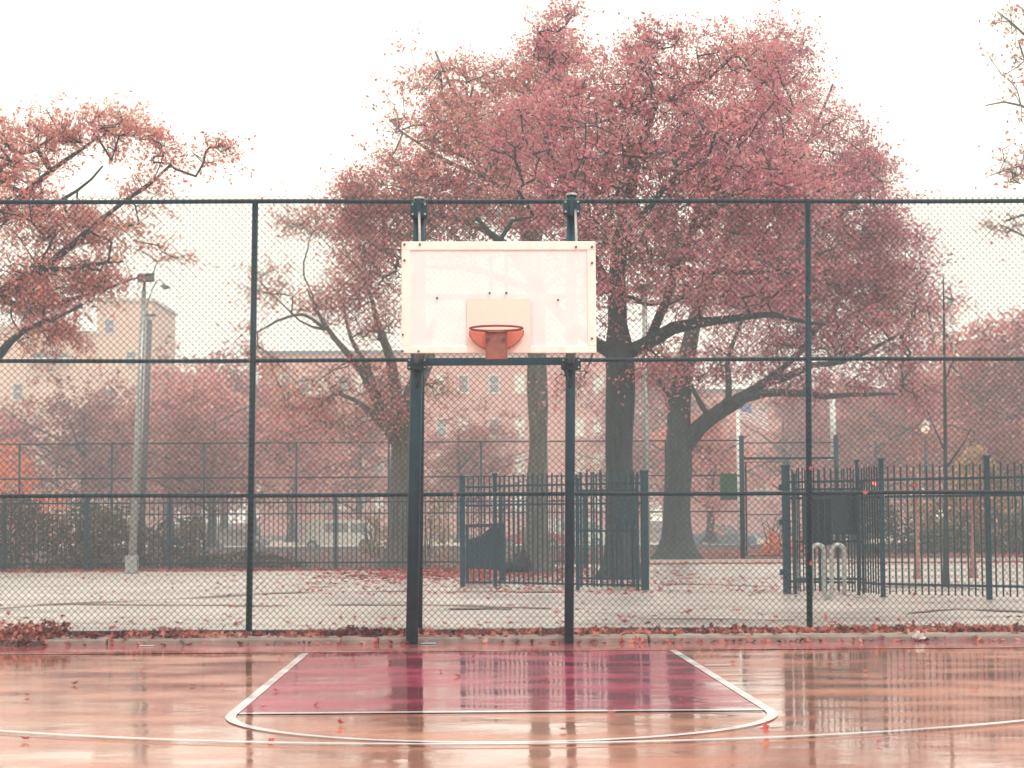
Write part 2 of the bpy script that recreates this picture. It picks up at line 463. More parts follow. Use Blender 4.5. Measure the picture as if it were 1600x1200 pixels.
def strip(pts, width, z, name, m):
    """painted line along points"""
    V, Fc = [], []
    for i, p in enumerate(pts):
        a = Vector(pts[max(i - 1, 0)]); b = Vector(pts[min(i + 1, len(pts) - 1)])
        t = (b - a).normalized(); n_ = Vector((-t.y, t.x, 0)) * width / 2
        V += [tuple(Vector((p[0], p[1], z)) + n_), tuple(Vector((p[0], p[1], z)) - n_)]
        if i: Fc.append((2 * i - 2, 2 * i - 1, 2 * i + 1, 2 * i))
    me = bpy.data.meshes.new(name); me.from_pydata(V, [], Fc); me.materials.append(m)
    o = bpy.data.objects.new(name, me); C.objects.link(o)
    return tag(o, kind='structure')
lane = [court(-1.9, END - 0.12)] + [court(-1.9, END * (1 - t / 12)) for t in range(1, 13)] + \
       [court(-1.9 * math.cos(a), -1.9 * math.sin(a)) for a in np.linspace(0.05, math.pi - 0.05, 60)] + \
       [court(1.9, END * t / 12) for t in range(0, 12)] + [court(1.9, END - 0.05)]
strip(lane, 0.075, 0.008, 'lane_line', M['line'])
strip([court(-1.85, 0), court(0, 0), court(1.85, 0)], 0.085, 0.012, 'free_throw_line', M['line'])
strip([court(-22, END + 0.02), court(22, END + 0.02)], 0.05, 0.009, 'end_line', M['line_thin'])
strip([(-0.2 + 5.95 * math.cos(a), 17.97 + 5.95 * math.sin(a), 0) for a in np.linspace(math.pi * 1.0, math.pi * 2.0, 90)], 0.07, 0.016, 'arc_line', M['line'])
for i, (v, wd, ln) in enumerate(((4.35, 0.16, 0.24), (3.2, 0.06, 0.26), (2.3, 0.06, 0.24), (1.35, 0.06, 0.22))):
    strip([court(1.97, v), court(1.97 + ln, v)], wd, 0.008, 'lane_mark', M['line'] if i == 0 else M['line_thin'])

# cracks and wet seams in the paving
M['crack'] = mat('dark_wet_seam', (0.05, 0.05, 0.05, 1), 0.5, col2=(0.20, 0.11, 0.09, 1), scale=3)
def crack(pts, wd, seed, z=0.084):
    V, Fc = [], []
    P2 = [gr(x, y, z) for x, y in pts]
    n_ = 90
    for i in range(n_ + 1):
        t = i / n_ * (len(P2) - 1); k = min(int(t), len(P2) - 2); u = t - k
        p = P2[k] * (1 - u) + P2[k + 1] * u
        y = p[1] + .45 * noise.noise(Vector((p[0] * .7, seed, 0))) + .15 * noise.noise(Vector((p[0] * 3, seed, 2)))
        w_ = wd * max(0.04, .45 + 1.3 * noise.noise(Vector((p[0] * 1.1, seed, 5))))
        w_ *= 2.2
        V += [(p[0], y + w_ / 2, z), (p[0], y - w_ / 2, z)]
        if i: Fc.append((2 * i - 2, 2 * i - 1, 2 * i + 1, 2 * i))
    me = bpy.data.meshes.new('paving_seam'); me.from_pydata(V, [], Fc); me.materials.append(M['crack'])
    o = bpy.data.objects.new('paving_seam', me); C.objects.link(o); tag(o, kind='structure')
crack([(-60, 956), (80, 944), (230, 938), (400, 929), (520, 916)], .55, 1)
crack([(60, 944), (240, 945), (420, 946), (560, 945), (700, 946), (860, 950)], .28, 2, .088)
crack([(330, 930), (500, 924), (700, 924), (900, 925)], .22, 3, .092)
crack([(700, 951), (760, 950), (800, 951)], .35, 4, .096)
crack([(940, 967), (1060, 966), (1240, 969)], .25, 5)
crack([(1030, 912), (1110, 913), (1220, 916)], .40, 6, .092)
crack([(1380, 917), (1460, 915), (1530, 920)], .9, 7, .088)
crack([(1380, 958), (1500, 952), (1640, 957)], .25, 8, .092)

# kerb between court and paving
kb = MB()
for i in range(-8, 9):
    kb.box((i * 3.0, 22.03 + i * 3.0 * 0.004, 0.02), (2.985, 0.16, 0.10))
tag(kb.build('kerb', M['concrete'], bevel=0.02), kind='structure')
tag(MB().box((-19.9, 37.1, 0.07), (40, 29.9, 0.02)).box((25.05, 39.6, 0.07), (49.9, 34.9, 0.02)).build('paving', M['paving']), kind='structure')
tag(MB().box((28, 57.3, 0.13), (50, 0.3, 0.14)).build('path_kerb', M['stone']), kind='structure')
tag(MB().box((0, 146, -0.53), (300, 78, 0.04)).build('street', M['street']), kind='structure')
tag(MB().box((0, 87.8, 0.14), (260, 0.3, 0.2)).build('street_kerb', M['slate']), kind='structure')
tag(MB().box((0, 187.5, -0.48), (300, 4, 0.12)).build('pavement', M['paving']), kind='structure')

# ------------------------------------------------------------------ main chain link fence
FY = lambda x: 22.42 + 0.022 * np.asarray(x)
fence = empty('chain_link_fence', (0, 22.42, 0.06), 'tall dark green chain link fence standing right behind the court kerb', 'fence')
TOPZ = 5.03
LEAN = 0.011
def fx(x, z): return x + LEAN * z
for x in (-9.1, -6.02, -2.99, 3.37, 6.45, 9.5):
    MB().tube([(fx(x, 0.0) - .0, float(FY(x)) + 0.045, 0.05), (fx(x, TOPZ) , float(FY(x)) + 0.045, TOPZ + 0.01)], 0.036, 10).build('post', M['paint'], fence, True)
for x in (-1.06, 0.65):
    MB().tube([(fx(x, 0.0), float(FY(x)) + 0.045, 0.05), (fx(x, TOPZ), float(FY(x)) + 0.045, TOPZ + 0.01)], 0.03, 10).build('post', M['paint'], fence, True)
xs = np.linspace(-11, 11, 45)
for z, r, nm in ((5.02, 0.026, 'top_rail'), (3.19, 0.023, 'middle_rail'), (1.655, 0.023, 'middle_rail'), (0.115, 0.022, 'bottom_rail')):
    MB().tube([(x, float(FY(x)) + 0.035, z + 0.004 * math.sin(x * 1.3 + z) - 0.0008 * x) for x in xs], r, 8).build(nm, M['paint'], fence, True)
V, Q = wires(-11, 11, 0.10, 5.10, FY, 0.0372, 0.0036)
big('wire_mesh', V, Q, M['wire'], fence)
# ------------------------------------------------------------------ basketball hoop
hoop = empty('basketball_hoop', (-0.2, 21.95, 0), 'white perforated basketball backboard with orange rim on two dark posts', 'basketball hoop')
def B(x, y, D=18.5): return at(x, y, D)
poles = [(gr(643.5, 1007, 0), at(655, 312, 22.05)), (gr(889, 1006, 0), at(893, 306, 22.05))]
for i, (p0, p1) in enumerate(poles):
    MB().tube([p0, p0 * 0.5 + p1 * 0.5 * 1.0, p1], [0.068 if i == 0 else 0.052, 0.07 if i == 0 else 0.056, 0.068 if i == 0 else 0.058], 14).build('post', M['paint'], hoop, True)
    cap = MB().tube([p1, p1 + np.array([0, 0, 0.03])], [0.075, 0.055], 12); cap.build('post_cap', M['galv'], hoop, True)
# head clamps
for i, (px, py) in enumerate(((655, 329), (893, 325))):
    c = at(px, py, 21.95)
    cl = MB().box(c, (0.19, 0.17, 0.17)).box(c + np.array([0, -0.1, 0]), (0.05, 0.06, 0.21)).build('head_clamp', M['paint'], hoop, bevel=0.01)
    bo = MB()
    for dx in (-0.07, 0.07):
        for dz in (-0.055, 0.055):
            q = c + np.array([dx, -0.085, dz]); MB().tube([q, q + np.array([0, -0.025, 0])], 0.012, 6).build('bolt', M['galv'], cl)
    top = B((656, 901)[i], (381, 384)[i], 18.56)
    MB().tube([at((655, 899)[i], (332, 328)[i], 21.85), top], 0.013, 8).build('tie_rod', M['galv'], hoop, True)
# arms running forward to the board, cross bar, lower brackets
for i, px in enumerate((651, 891)):
    a = at(px, 567, 21.95)
    b = np.array([(-0.80, 0.60)[i], 18.62, a[2] + 0.02])
    MB().tube([a, b], 0.045, 10).build('arm', M['paint'], hoop, True)
    MB().tube([a + np.array([0.0, 0, -0.30]), np.array([a[0] + .09 * (1 - 2 * i), 21.5, a[2] - 0.06])], 0.013, 8).build('arm_brace', M['paint'], hoop, True)
    c = at(px + 1, 569, 21.8)
    br = MB().box(c, (0.22, 0.12, 0.13)).box(c + np.array([0, -0.07, 0.01]), (0.08, 0.05, 0.16)).build('arm_bracket', M['paint'], hoop, bevel=0.008)
    bo = MB()
    for dx in (-0.085, 0.085):
        for dz in (-0.04, 0.04):
            q = c + np.array([dx, -0.06, dz]); MB().tube([q, q + np.array([0, -0.02, 0])], 0.011, 6).build('bolt', M['galv'], br)
a, b = at(640, 565, 21.86), at(905, 565, 21.86)
MB().box((a + b) / 2, (b[0] - a[0], 0.06, 0.085), 0.0).build('cross_bar', M['paint'], hoop, bevel=0.006)
# board
TL, TR, BL, BR = B(627, 377), B(931, 381), B(625, 554), B(929, 558)
cx, cz = float((TL[0] + TR[0]) / 2), float((TL[2] + BL[2]) / 2)
W, H, BY = 1.835, 1.06, 18.5
tilt = -0.004
bd = bpy.data.objects.new('backboard', bpy.data.meshes.new('backboard'))
brd = MB()
fwid = 0.082
for (x0, x1, z0, z1) in ((-W/2, W/2, H/2 - fwid, H/2), (-W/2, W/2, -H/2, -H/2 + fwid*0.8), (-W/2, -W/2 + fwid, -H/2 + fwid*0.8, H/2 - fwid), (W/2 - fwid, W/2, -H/2 + fwid*0.8, H/2 - fwid)):
    brd.box((cx + (x0 + x1) / 2, BY, cz + (z0 + z1) / 2 + tilt * (x0 + x1) / 2), (x1 - x0, 0.035, z1 - z0), 0, tilt)
board = brd.build('backboard', M['white'], hoop, bevel=0.006)
def face(name, x0, x1, z0, z1, y, m, parent, t=0.006):
    return MB().box((cx + (x0 + x1) / 2, y, cz + (z0 + z1) / 2 + tilt * (x0 + x1) / 2), (x1 - x0, t, z1 - z0), 0, tilt).build(name, m, parent)
face('perforated_panel', -W/2 + fwid - .003, W/2 - fwid + .003, -H/2 + fwid*.8 - .003, H/2 - fwid + .003, BY, M['perf'], board, 0.003)
st = MB()
for (x0, x1, z0, z1) in ((-W/2 + fwid, W/2 - fwid, -0.02, 0.03), (-0.09, -0.055, 0.03, H/2 - fwid), (0.055, 0.09, 0.03, H/2 - fwid), (-0.26, -0.22, -H/2 + .07, -0.02), (0.33, 0.37, -H/2 + .07, -0.02)):
    st.box((cx + (x0 + x1) / 2, BY + 0.014, cz + (z0 + z1) / 2), (x1 - x0, 0.02, z1 - z0))
st.build('stiffener', M['white'], board)
tx0, tx1 = float(B(730, 500)[0] - cx), float(B(829, 500)[0] - cx)
face('target_square', tx0, tx1, -H/2 + 0.004, float(B(780, 467)[2] - cz), BY - 0.022, M['target'], board, 0.004)
bo = MB()
for (px, py) in ((632, 382), (656, 382), (900, 386), (925, 386), (632, 407), (925, 411), (629, 523), (925, 529), (629, 549), (654, 549), (898, 553), (925, 554), (683, 466), (765, 458), (791, 458), (872, 469)):
    q = B(px, py, 18.478); MB().tube([q, q + np.array([0, -0.012, 0])], 0.0115, 8).build('bolt', M['bolt'], board)
# rim
rimc = at(775.5, 513, 18.1)
RX, RZ = float(rimc[0]), float(rimc[2])
rim = MB().tube([(RX + 0.243 * math.cos(a), 18.1 + 0.243 * math.sin(a), RZ) for a in np.linspace(0, 2 * math.pi, 48, endpoint=False)], 0.0105, 8, closed=True)
rm = rim.build('rim', M['ring'], hoop, True)
def Z(y, D=18.42): return float(at(775, y, D)[2])
def X(x, D=18.42): return float(at(x, 520, D)[0])
pl = [(X(733.5), Z(516)), (X(733.5), Z(523)), (X(739), Z(532)), (X(748), Z(540)), (X(758), Z(545)), (X(793), Z(545)), (X(802), Z(540)), (X(812), Z(531)), (X(817.5), Z(523)), (X(818), Z(516))]
MB().prism(pl, 18.425, 18.435).build('gusset_plate', M['rim'], rm)
ed = MB().tube([(x, 18.425, z) for x, z in pl], 0.006, 6); ed.build('gusset_edge', M['rust'], rm, True)
bx = MB()
x0, x1 = X(758.5, 18.35), X(792.5, 18.35)
zt, zb = Z(519, 18.35), Z(561, 18.35)
bx.box(((x0 + x1) / 2, 18.365, (zt + zb) / 2), (x1 - x0, 0.03, zt - zb))
bx.box((x0 + .004, 18.40, (zt + zb) / 2), (0.008, 0.12, zt - zb - 0.004)).box((x1 - .004, 18.40, (zt + zb) / 2), (0.008, 0.12, zt - zb - 0.004))
bx.box(((x0 + x1) / 2, 18.38, zt + 0.004), (x1 - x0, 0.12, 0.01))
bx.build('rim_bracket', M['rust'], rm, bevel=0.004)
bo = MB()
for px in (762.5, 787):
    q = at(px, 530, 18.345); MB().tube([q, q + np.array([0, -0.022, 0])], 0.016, 8).build('bolt', M['bolt'], rm)

# ------------------------------------------------------------------ trees
def resample(pts, rad, step=0.35):
    P, R = [], []
    for i in range(len(pts) - 1):
        a, b = np.array(pts[i], float), np.array(pts[i + 1], float)
        n = max(1, int(np.linalg.norm(b - a) / step))
        for k in range(n):
            t = k / n; P.append(a + (b - a) * t); R.append(rad[i] + (rad[i + 1] - rad[i]) * t)
    P.append(np.array(pts[-1], float)); R.append(rad[-1])
    P = np.array(P)
    for _ in range(2):
        P[1:-1] = (P[:-2] + 2 * P[1:-1] + P[2:]) / 4
    return P, R

def tree(name, label, base, limbs, blobs, npts, leaves, leaf_size, bark, leafm, seed, cull=0.0, group=None, spread=0.42, clump_scale=1.1, droop=0.6, trunk_name='trunk'):
    """limbs: lists of (point, radius), the first is the trunk; blobs: (centre, radii, weight) of the crown"""
    rs = np.random.RandomState(seed)
    root = empty(name, base, label, 'tree', group)
    pos, par, rad, fixed = [], [], [], []
    for li, lb in enumerate(limbs):
        P, R = resample([p for p, r in lb], [r for p, r in lb])
        wobble = np.array([[noise.noise(Vector((seed + 9.1 * c, li * 3.3, k * 0.5))) for c in range(3)] for k in range(len(P))])
        if li: P = P + wobble * 0.12 * np.minimum(1, np.arange(len(P)) / 4.0)[:, None]
        if li == 0: pr = -1
        else:
            A = np.array(pos); pr = int(np.argmin(((A - P[0]) ** 2).sum(1)))
        for k in range(len(P)):
            pos.append(P[k]); par.append(pr); rad.append(R[k]); fixed.append(True); pr = len(pos) - 1
    nf = len(pos)
    wts = np.array([b[2] for b in blobs], float); wts /= wts.sum()
    att = []
    while len(att) < npts:
        b = blobs[rs.choice(len(blobs), p=wts)]
        d = rs.normal(size=3); d /= np.linalg.norm(d)
        u = rs.rand() ** 0.42
        if rs.rand() < 0.20: u *= 1.0 + 0.32 * rs.rand()
        p = np.array(b[0]) + d * u * np.array(b[1])
        if noise.noise(Vector((p[0] * clump_scale, p[1] * clump_scale, p[2] * clump_scale * 1.7 + seed))) < cull + (0.10 if u > 0.85 else 0): continue
        if p[2] < 1.5: continue
        att.append(p)
    att = np.array(att)
    A0 = np.array(pos[len(resample([p for p, r in limbs[0]], [r for p, r in limbs[0]])[0]) - 3:nf])
    dist = np.array([np.sqrt(((A0 - p) ** 2).sum(1)).min() for p in att])
    order = np.argsort(dist)
    buf = np.zeros((nf + npts * 14, 3)); buf[:nf] = np.array(pos); cnt = nf
    lo = len(resample([p for p, r in limbs[0]], [r for p, r in limbs[0]])[0]) - 3
    tips = []
    for i in order:
        p = att[i]
        d = np.sqrt(((buf[lo:cnt] - p) ** 2).sum(1))
        q = lo + int(np.argmin(d)); dq = d[q - lo]
        n = min(12, max(1, int(dq / 0.4)))
        a = buf[q].copy(); pr = q
        side = rs.normal(size=3) * 0.10 * dq
        for k in range(1, n + 1):
            t = k / n
            c = a + (p - a) * t + side * math.sin(t * math.pi) + np.array([0, 0, -0.06 * dq * math.sin(t * math.pi)])
            if k < n: c = c + rs.normal(size=3) * 0.035
            buf[cnt] = c; par.append(pr); rad.append(0.0); fixed.append(False); pr = cnt; cnt += 1
        tips.append(pr)
    N = cnt; pos = buf[:N]
    E = 2.2
    acc = np.zeros(N)
    for t in tips: acc[t] += 0.0075 ** E
    for i in range(N - 1, nf - 1, -1):
        rad[i] = max(0.006, acc[i] ** (1 / E)); acc[par[i]] += rad[i] ** E
    for i in range(nf, N):
        rad[i] = min(rad[i], rad[par[i]] * 0.92 if par[i] < nf else rad[par[i]])
    kids = [[] for _ in range(N)]
    for i in range(1, N): kids[par[i]].append(i)
    # chains
    mb = MB(); start = [(0, -1)]
    while start:
        i, frm = start.pop()
        ch = ([frm] if frm >= 0 else []) + [i]
        while kids[i]:
            ks = sorted(kids[i], key=lambda k: -rad[k] - (1 if fixed[k] and par[k] == k - 1 and fixed[i] else 0))
            for k in ks[1:]: start.append((k, i))
            i = ks[0]; ch.append(i)
        if len(ch) < 2: continue
        rr = [rad[k] for k in ch]
        if frm >= 0: rr[0] = min(rr[0], rr[1] * 1.25)
        mxr = max(rr)
        pts = [pos[k] for k in ch]
        if frm < 0:      # root flare
            rr = [r * (1 + 0.75 * math.exp(-max(0, (p[2] - base[2])) / 0.32)) for r, p in zip(rr, pts)]
        mb.tube(pts, rr, 14 if mxr > 0.15 else 7 if mxr > 0.04 else 4 if mxr > 0.015 else 3, False, 0.22 if mxr > 0.15 else 0)
    mb.build(trunk_name, bark, root, True)
    # sprays: short leafy twigs fanning from every tip
    src = np.array(tips); nb = len(src)
    mid = np.arange(nf, N)
    m_extra = mid[rs.rand(len(mid)) < 0.30]
    cen = np.concatenate([pos[src], pos[m_extra]])
    ns = np.concatenate([rs.randint(3, 8, nb), rs.randint(1, 3, len(m_extra))])
    O = np.repeat(cen, ns, axis=0); n = len(O)
    out_ = O - np.array([base[0], base[1], base[2] + 5.0]); out_ /= np.linalg.norm(out_, axis=1)[:, None] + 1e-6
    dr = rs.normal(size=(n, 3)) * [1, 1, 0.55] + out_ * 0.8; dr /= np.linalg.norm(dr, axis=1)[:, None]
    Ls = spread * (1.1 + 1.9 * rs.rand(n) ** 1.5)
    sag_ = np.array([0, 0, -0.35])
    per = np.maximum(1, ((0.4 + rs.rand(n)) * Ls / (0.9 * Ls.mean()) * leaves / n)).astype(int)
    idx = np.repeat(np.arange(n), per)
    t_ = rs.rand(len(idx)) ** 0.8
    P = O[idx] + dr[idx] * (Ls[idx] * t_)[:, None] + sag_ * (Ls[idx] * t_ ** 2)[:, None] + rs.normal(size=(len(idx), 3)) * spread * 0.17
    quads = leaf_quads(P, leaf_size, rs, droop)
    if n < 30000:
        A_ = O; M_ = O + dr * (Ls * .5)[:, None] + sag_ * (Ls * .25)[:, None]; B_ = O + dr * Ls[:, None] + sag_ * Ls[:, None]
        w3 = [np.array([math.cos(a), math.sin(a), 0.2 * math.cos(a)]) for a in (0.3, 2.4, 4.5)]
        V3 = np.stack([A_ + w * .0055 for w in w3] + [M_ + w * .004 for w in w3] + [B_ + w * .002 for w in w3], 1).reshape(-1, 3)
        fb = np.arange(n)[:, None, None] * 9
        f3 = np.array([(k * 3 + a, k * 3 + (a + 1) % 3, k * 3 + 3 + (a + 1) % 3, k * 3 + 3 + a) for k in range(2) for a in range(3)])[None]
        tg = big('twigs', V3, (fb + f3).reshape(-1, 4), bark, root)
    big('crown', quads[0], quads[1], leafm, root)
    return root

def leaf_quads(P, size, rs, droop=0.5, flat=False):
    n = len(P)
    ax = rs.normal(size=(n, 3)); ax[:, 2] = ax[:, 2] * 0.6 - droop
    if flat: ax[:, 2] = rs.normal(size=n) * 0.15
    ax /= np.linalg.norm(ax, axis=1)[:, None]
    rnd = rs.normal(size=(n, 3))
    if flat: rnd = np.tile([0, 0, 1.0], (n, 1)) + rnd * 0.2
    sd = np.cross(ax, rnd); sd /= np.linalg.norm(sd, axis=1)[:, None] + 1e-9
    L = (size * (0.6 + 0.8 * rs.rand(n)))[:, None]; Wd = L * (0.17 + 0.15 * rs.rand(n))[:, None]
    V = np.stack([P - ax * L / 2, P - sd * Wd, P + ax * L / 2, P + sd * Wd], 1).reshape(-1, 3)
    return V, np.arange(4 * n).reshape(n, 4)

def pl_(D, *pts):
    """limb from (x, y, radius, depth offset) tuples"""
    out = []
    for q in pts:
        out.append((at(q[0], q[1], D + (q[3] if len(q) > 3 else 0)), q[2]))
    return out
def bl(D, *bs):
    """crown lobes from (x, y, rx, ry, depth offset, depth radius, weight) tuples"""
    out = []
    for (x, y, rx, ry, dd, rd, wt) in bs:
        s = (D + dd) / F
        out.append((at(x, y, D + dd), (rx * s, rd, ry * s), wt * rx * ry * 1e-4))
    return out

# A: nearest big oak
D = float(gr(970, 905)[1])
b0 = gr(970, 905)
LA = [[(b0, 0.35), (at(968, 800, D), 0.31), (at(967, 680, D), 0.29), (at(969, 590, D), 0.29), (at(968, 548, D), 0.31), (at(966, 500, D), 0.22), (at(962, 440, D), 0.19), (at(968, 380, D), 0.17), (at(985, 300, D + .5), 0.13), (at(1000, 230, D + 1), 0.09), (at(1030, 150, D + 1), 0.05)],
      pl_(D, (975, 552, .17), (1005, 542, .15, -.3), (1045, 512, .13, -.7), (1090, 496, .11, -1), (1140, 494, .085, -1), (1210, 492, .06, -1.2), (1290, 510, .03, -1.4)),
      pl_(D, (960, 552, .16), (930, 538, .13, -.3), (905, 522, .11, -.7), (860, 480, .09, -1), (800, 400, .07, -1), (740, 340, .04, -1)),
      pl_(D, (1010, 540, .11, -.3), (1042, 470, .10, .3), (1058, 420, .09, .5), (1085, 350, .075, .8), (1115, 270, .06, 1.5), (1150, 205, .045, 2), (1190, 130, .03, 2)),
      pl_(D, (966, 470, .12), (925, 400, .09, 1), (880, 300, .07, 1.5), (850, 200, .05, 2), (860, 90, .03, 2)),
      pl_(D, (968, 390, .10), (1000, 340, .08, -1), (1040, 300, .06, -1.6), (1090, 250, .04, -2)),
      pl_(D, (1085, 360, .06, .8), (1140, 310, .05, .2), (1200, 285, .035, 0), (1260, 240, .02, 0)),
      pl_(D, (1058, 420, .07, .5), (1150, 430, .05, .2), (1220, 420, .03, -.2))]
BA = bl(D, (880, 260, 120, 120, 0, 3, 1), (990, 190, 130, 130, 1, 3, 1), (960, 380, 130, 90, 0, 3, .9), (1110, 300, 140, 150, 0, 3.2, 1), (870, 80, 45, 75, 1.5, 1.6, .9), (1160, 150, 110, 95, 1, 2.6, .9),
        (1120, 440, 150, 60, -1, 2.5, .9), (960, 480, 60, 35, -1, 1.5, .6), (1030, 90, 60, 60, 1, 2, .8), (900, 590, 40, 28, -1, 1, .35), (1180, 300, 130, 70, -1, 2, .8), (1030, 560, 60, 35, 0, 1, .4))
tree('oak_tree', 'dark trunked crimson oak just right of the backboard, behind the picket fence', b0, LA, BA, 1900, 74000, 0.093, M['bark'], M['leaf_crimson'], 3, cull=-0.06, spread=0.36)
# B: straight grey trunk behind the board
b0 = gr(838, 893); D = float(b0[1])
LB = [[(b0, 0.30), (at(838, 800, D), 0.26), (at(841, 680, D), 0.24), (at(839, 560, D), 0.235), (at(838, 450, D), 0.22), (at(832, 380, D), 0.19), (at(800, 300, D), 0.13), (at(760, 220, D + 1), 0.09), (at(710, 150, D + 1), 0.05), (at(680, 80, D + 1), .025)],
      pl_(D, (836, 400, .13), (850, 320, .11, 1), (868, 220, .08, 1.5), (878, 120, .05, 2), (885, 30, .02, 2)),
      pl_(D, (836, 420, .12), (780, 370, .09, -1), (700, 340, .07, -1.5), (620, 330, .05, -1.5), (560, 320, .03, -1)),
      pl_(D, (800, 300, .08), (740, 270, .06, -1), (670, 240, .04, -1.5), (610, 190, .02, -1.5)),
      pl_(D, (838, 460, .11), (760, 420, .08, .5), (690, 420, .06, .8), (600, 400, .04, 1), (560, 360, .02, 1))]
BB = bl(D, (770, 240, 120, 110, 0, 3, 1), (690, 160, 75, 90, 0, 2, .35), (640, 290, 100, 55, -1, 2.5, .95), (720, 350, 160, 60, 0, 2.6, 1), (570, 330, 45, 45, -1, 1.4, .9), (600, 400, 60, 60, 1, 1.6, .75), (860, 120, 60, 90, 1, 2, .8), (610, 170, 30, 60, 0, 1, .16), (800, 170, 90, 70, 1, 2.5, .9), (560, 300, 40, 25, -1, 1.2, .8), (560, 450, 40, 60, 1, 1.5, .5))
tree('oak_tree', 'straight pale grey trunked oak between the two backboard posts', b0, LB, BB, 1400, 46000, 0.098, M['bark_pale'], M['leaf_pink'], 11, cull=-0.04, spread=0.38)
# C: oak with the long low limb
b0 = gr(1057, 880); D = float(b0[1])
LC = [[(b0, 0.50), (at(1057, 840, D), 0.40), (at(1059, 760, D), 0.37), (at(1062, 690, D), 0.40), (at(1060, 640, D), 0.34), (at(1064, 600, D), 0.30), (at(1075, 540, D), 0.24), (at(1100, 450, D), 0.2), (at(1140, 360, D), 0.15), (at(1180, 240, D), 0.1), (at(1210, 130, D), 0.04)],
      pl_(D, (1070, 700, .26), (1088, 670, .24, -.3), (1110, 648, .23, -.6), (1140, 626, .20, -1), (1170, 612, .16, -1.2), (1215, 590, .12, -1.4), (1290, 570, .08, -1.5), (1370, 545, .05, -1.5), (1430, 500, .03, -1.5)),
      pl_(D, (1135, 630, .16, -1), (1170, 617, .13, -1.4), (1240, 615, .10, -2), (1310, 618, .075, -2.2), (1370, 622, .05, -2.4), (1400, 615, .03, -2.4)),
      pl_(D, (1175, 610, .10, -1.2), (1230, 570, .09, 0), (1290, 500, .07, .5), (1340, 420, .05, 1), (1370, 350, .03, 1)),
      pl_(D, (1100, 460, .14), (1180, 420, .11, -1), (1260, 380, .08, -1.5), (1330, 320, .05, -1.5), (1380, 290, .03, -1)),
      pl_(D, (1140, 370, .1), (1210, 300, .08, 1), (1270, 210, .06, 1.5), (1300, 130, .03, 1.5)),
      pl_(D, (1138, 628, .10, -1), (1140, 590, .09, -1), (1135, 550, .07, -1), (1160, 500, .05, -1)),
      pl_(D, (1062, 660, .10), (1045, 620, .08), (1030, 580, .05), (1000, 560, .03)),
      pl_(D, (1110, 655, .09, -.6), (1095, 635, .08, -.7), (1080, 610, .06, -.6), (1070, 580, .05, -.3))]
BC = bl(D, (1240, 250, 110, 120, 0, 3.5, 1), (1310, 370, 110, 110, 0, 3.5, 1), (1385, 440, 80, 110, 0, 3, .85), (1230, 450, 150, 110, 0, 3.5, 1), (1210, 110, 80, 75, 0, 2.5, .7), (1350, 530, 110, 55, -1, 3, .75), (1170, 560, 120, 45, 0, 3, .8), (1340, 270, 60, 50, 0, 2, .9), (1300, 175, 45, 25, 0, 1.5, .22), (1440, 480, 45, 60, 0, 2, .35), (1040, 590, 50, 30, 0, 1.6, .6), (1280, 600, 110, 22, -2, 1.5, .35), (1430, 610, 50, 40, 0, 1.5, .35))
tree('oak_tree', 'crimson oak with a flared trunk and a long low limb reaching right', b0, LC, BC, 2100, 80000, 0.104, M['bark_mid'], M['leaf_crimson'], 23, cull=-0.06, spread=0.42)
# D: paler oak at the left post
b0 = gr(632, 888); D = float(b0[1])
LD = [[(b0, 0.48), (at(631, 820, D), 0.40), (at(632, 740, D), 0.38), (at(634, 680, D), 0.40), (at(638, 640, D), 0.3), (at(648, 600, D), 0.2), (at(662, 560, D), 0.15), (at(680, 500, D), 0.1)],
      pl_(D, (628, 690, .17), (600, 655, .16, -.2), (585, 615, .15, -.4), (568, 585, .12, -.6), (545, 560, .09, -.8), (520, 528, .075, -1), (505, 510, .06, -1), (495, 480, .04, -1), (478, 450, .02, -1)),
      pl_(D, (585, 612, .11, -.4), (578, 575, .10, -.2), (560, 555, .07), (541, 535, .055, .2), (543, 500, .045, .3), (538, 470, .03, .4)),
      pl_(D, (630, 665, .17), (618, 620, .16, .3), (616, 570, .15, .5), (605, 545, .13, .6), (590, 510, .10, .8), (582, 470, .06, 1), (560, 420, .03, 1)),
      pl_(D, (506, 512, .05, -1), (470, 482, .04, -1.4), (440, 500, .035, -1.8), (405, 520, .02, -2)),
      pl_(D, (508, 515, .045, -1), (480, 515, .03, -.8), (440, 470, .02, -.6), (410, 445, .014, -.4)),
      pl_(D, (622, 700, .11), (600, 665, .10, -1), (575, 640, .09, -1.4), (560, 625, .06, -1.6), (520, 610, .03, -2)),
      pl_(D, (495, 482, .03, -1), (470, 410, .025, -.5), (490, 360, .015, 0)),
      pl_(D, (640, 650, .12), (660, 600, .1, .6), (668, 570, .08, .8), (680, 540, .05, 1))]
BD = bl(D, (560, 620, 95, 58, -1, 2.4, .5), (480, 640, 65, 36, -1.5, 1.6, .35), (620, 620, 40, 50, 0, 1.6, .4), (480, 345, 55, 25, 0, 1.5, .45), (430, 450, 50, 35, -1, 1.5, .45), (520, 480, 60, 45, 0, 1.8, .35), (580, 500, 40, 50, 0, 1.6, .5), (560, 400, 50, 40, .5, 1.6, .6), (405, 540, 35, 40, -1.6, 1, .3), (540, 360, 60, 30, 0, 1.5, .6), (450, 580, 60, 25, -1, 1.6, .35), (680, 600, 22, 30, 1, 1, .4))
tree('oak_tree', 'pale grey many limbed oak with thin orange leaves behind the left backboard post', b0, LD, BD, 560, 12000, 0.10, M['bark_pale'], M['leaf_orange'], 31, cull=0.0, spread=0.38)
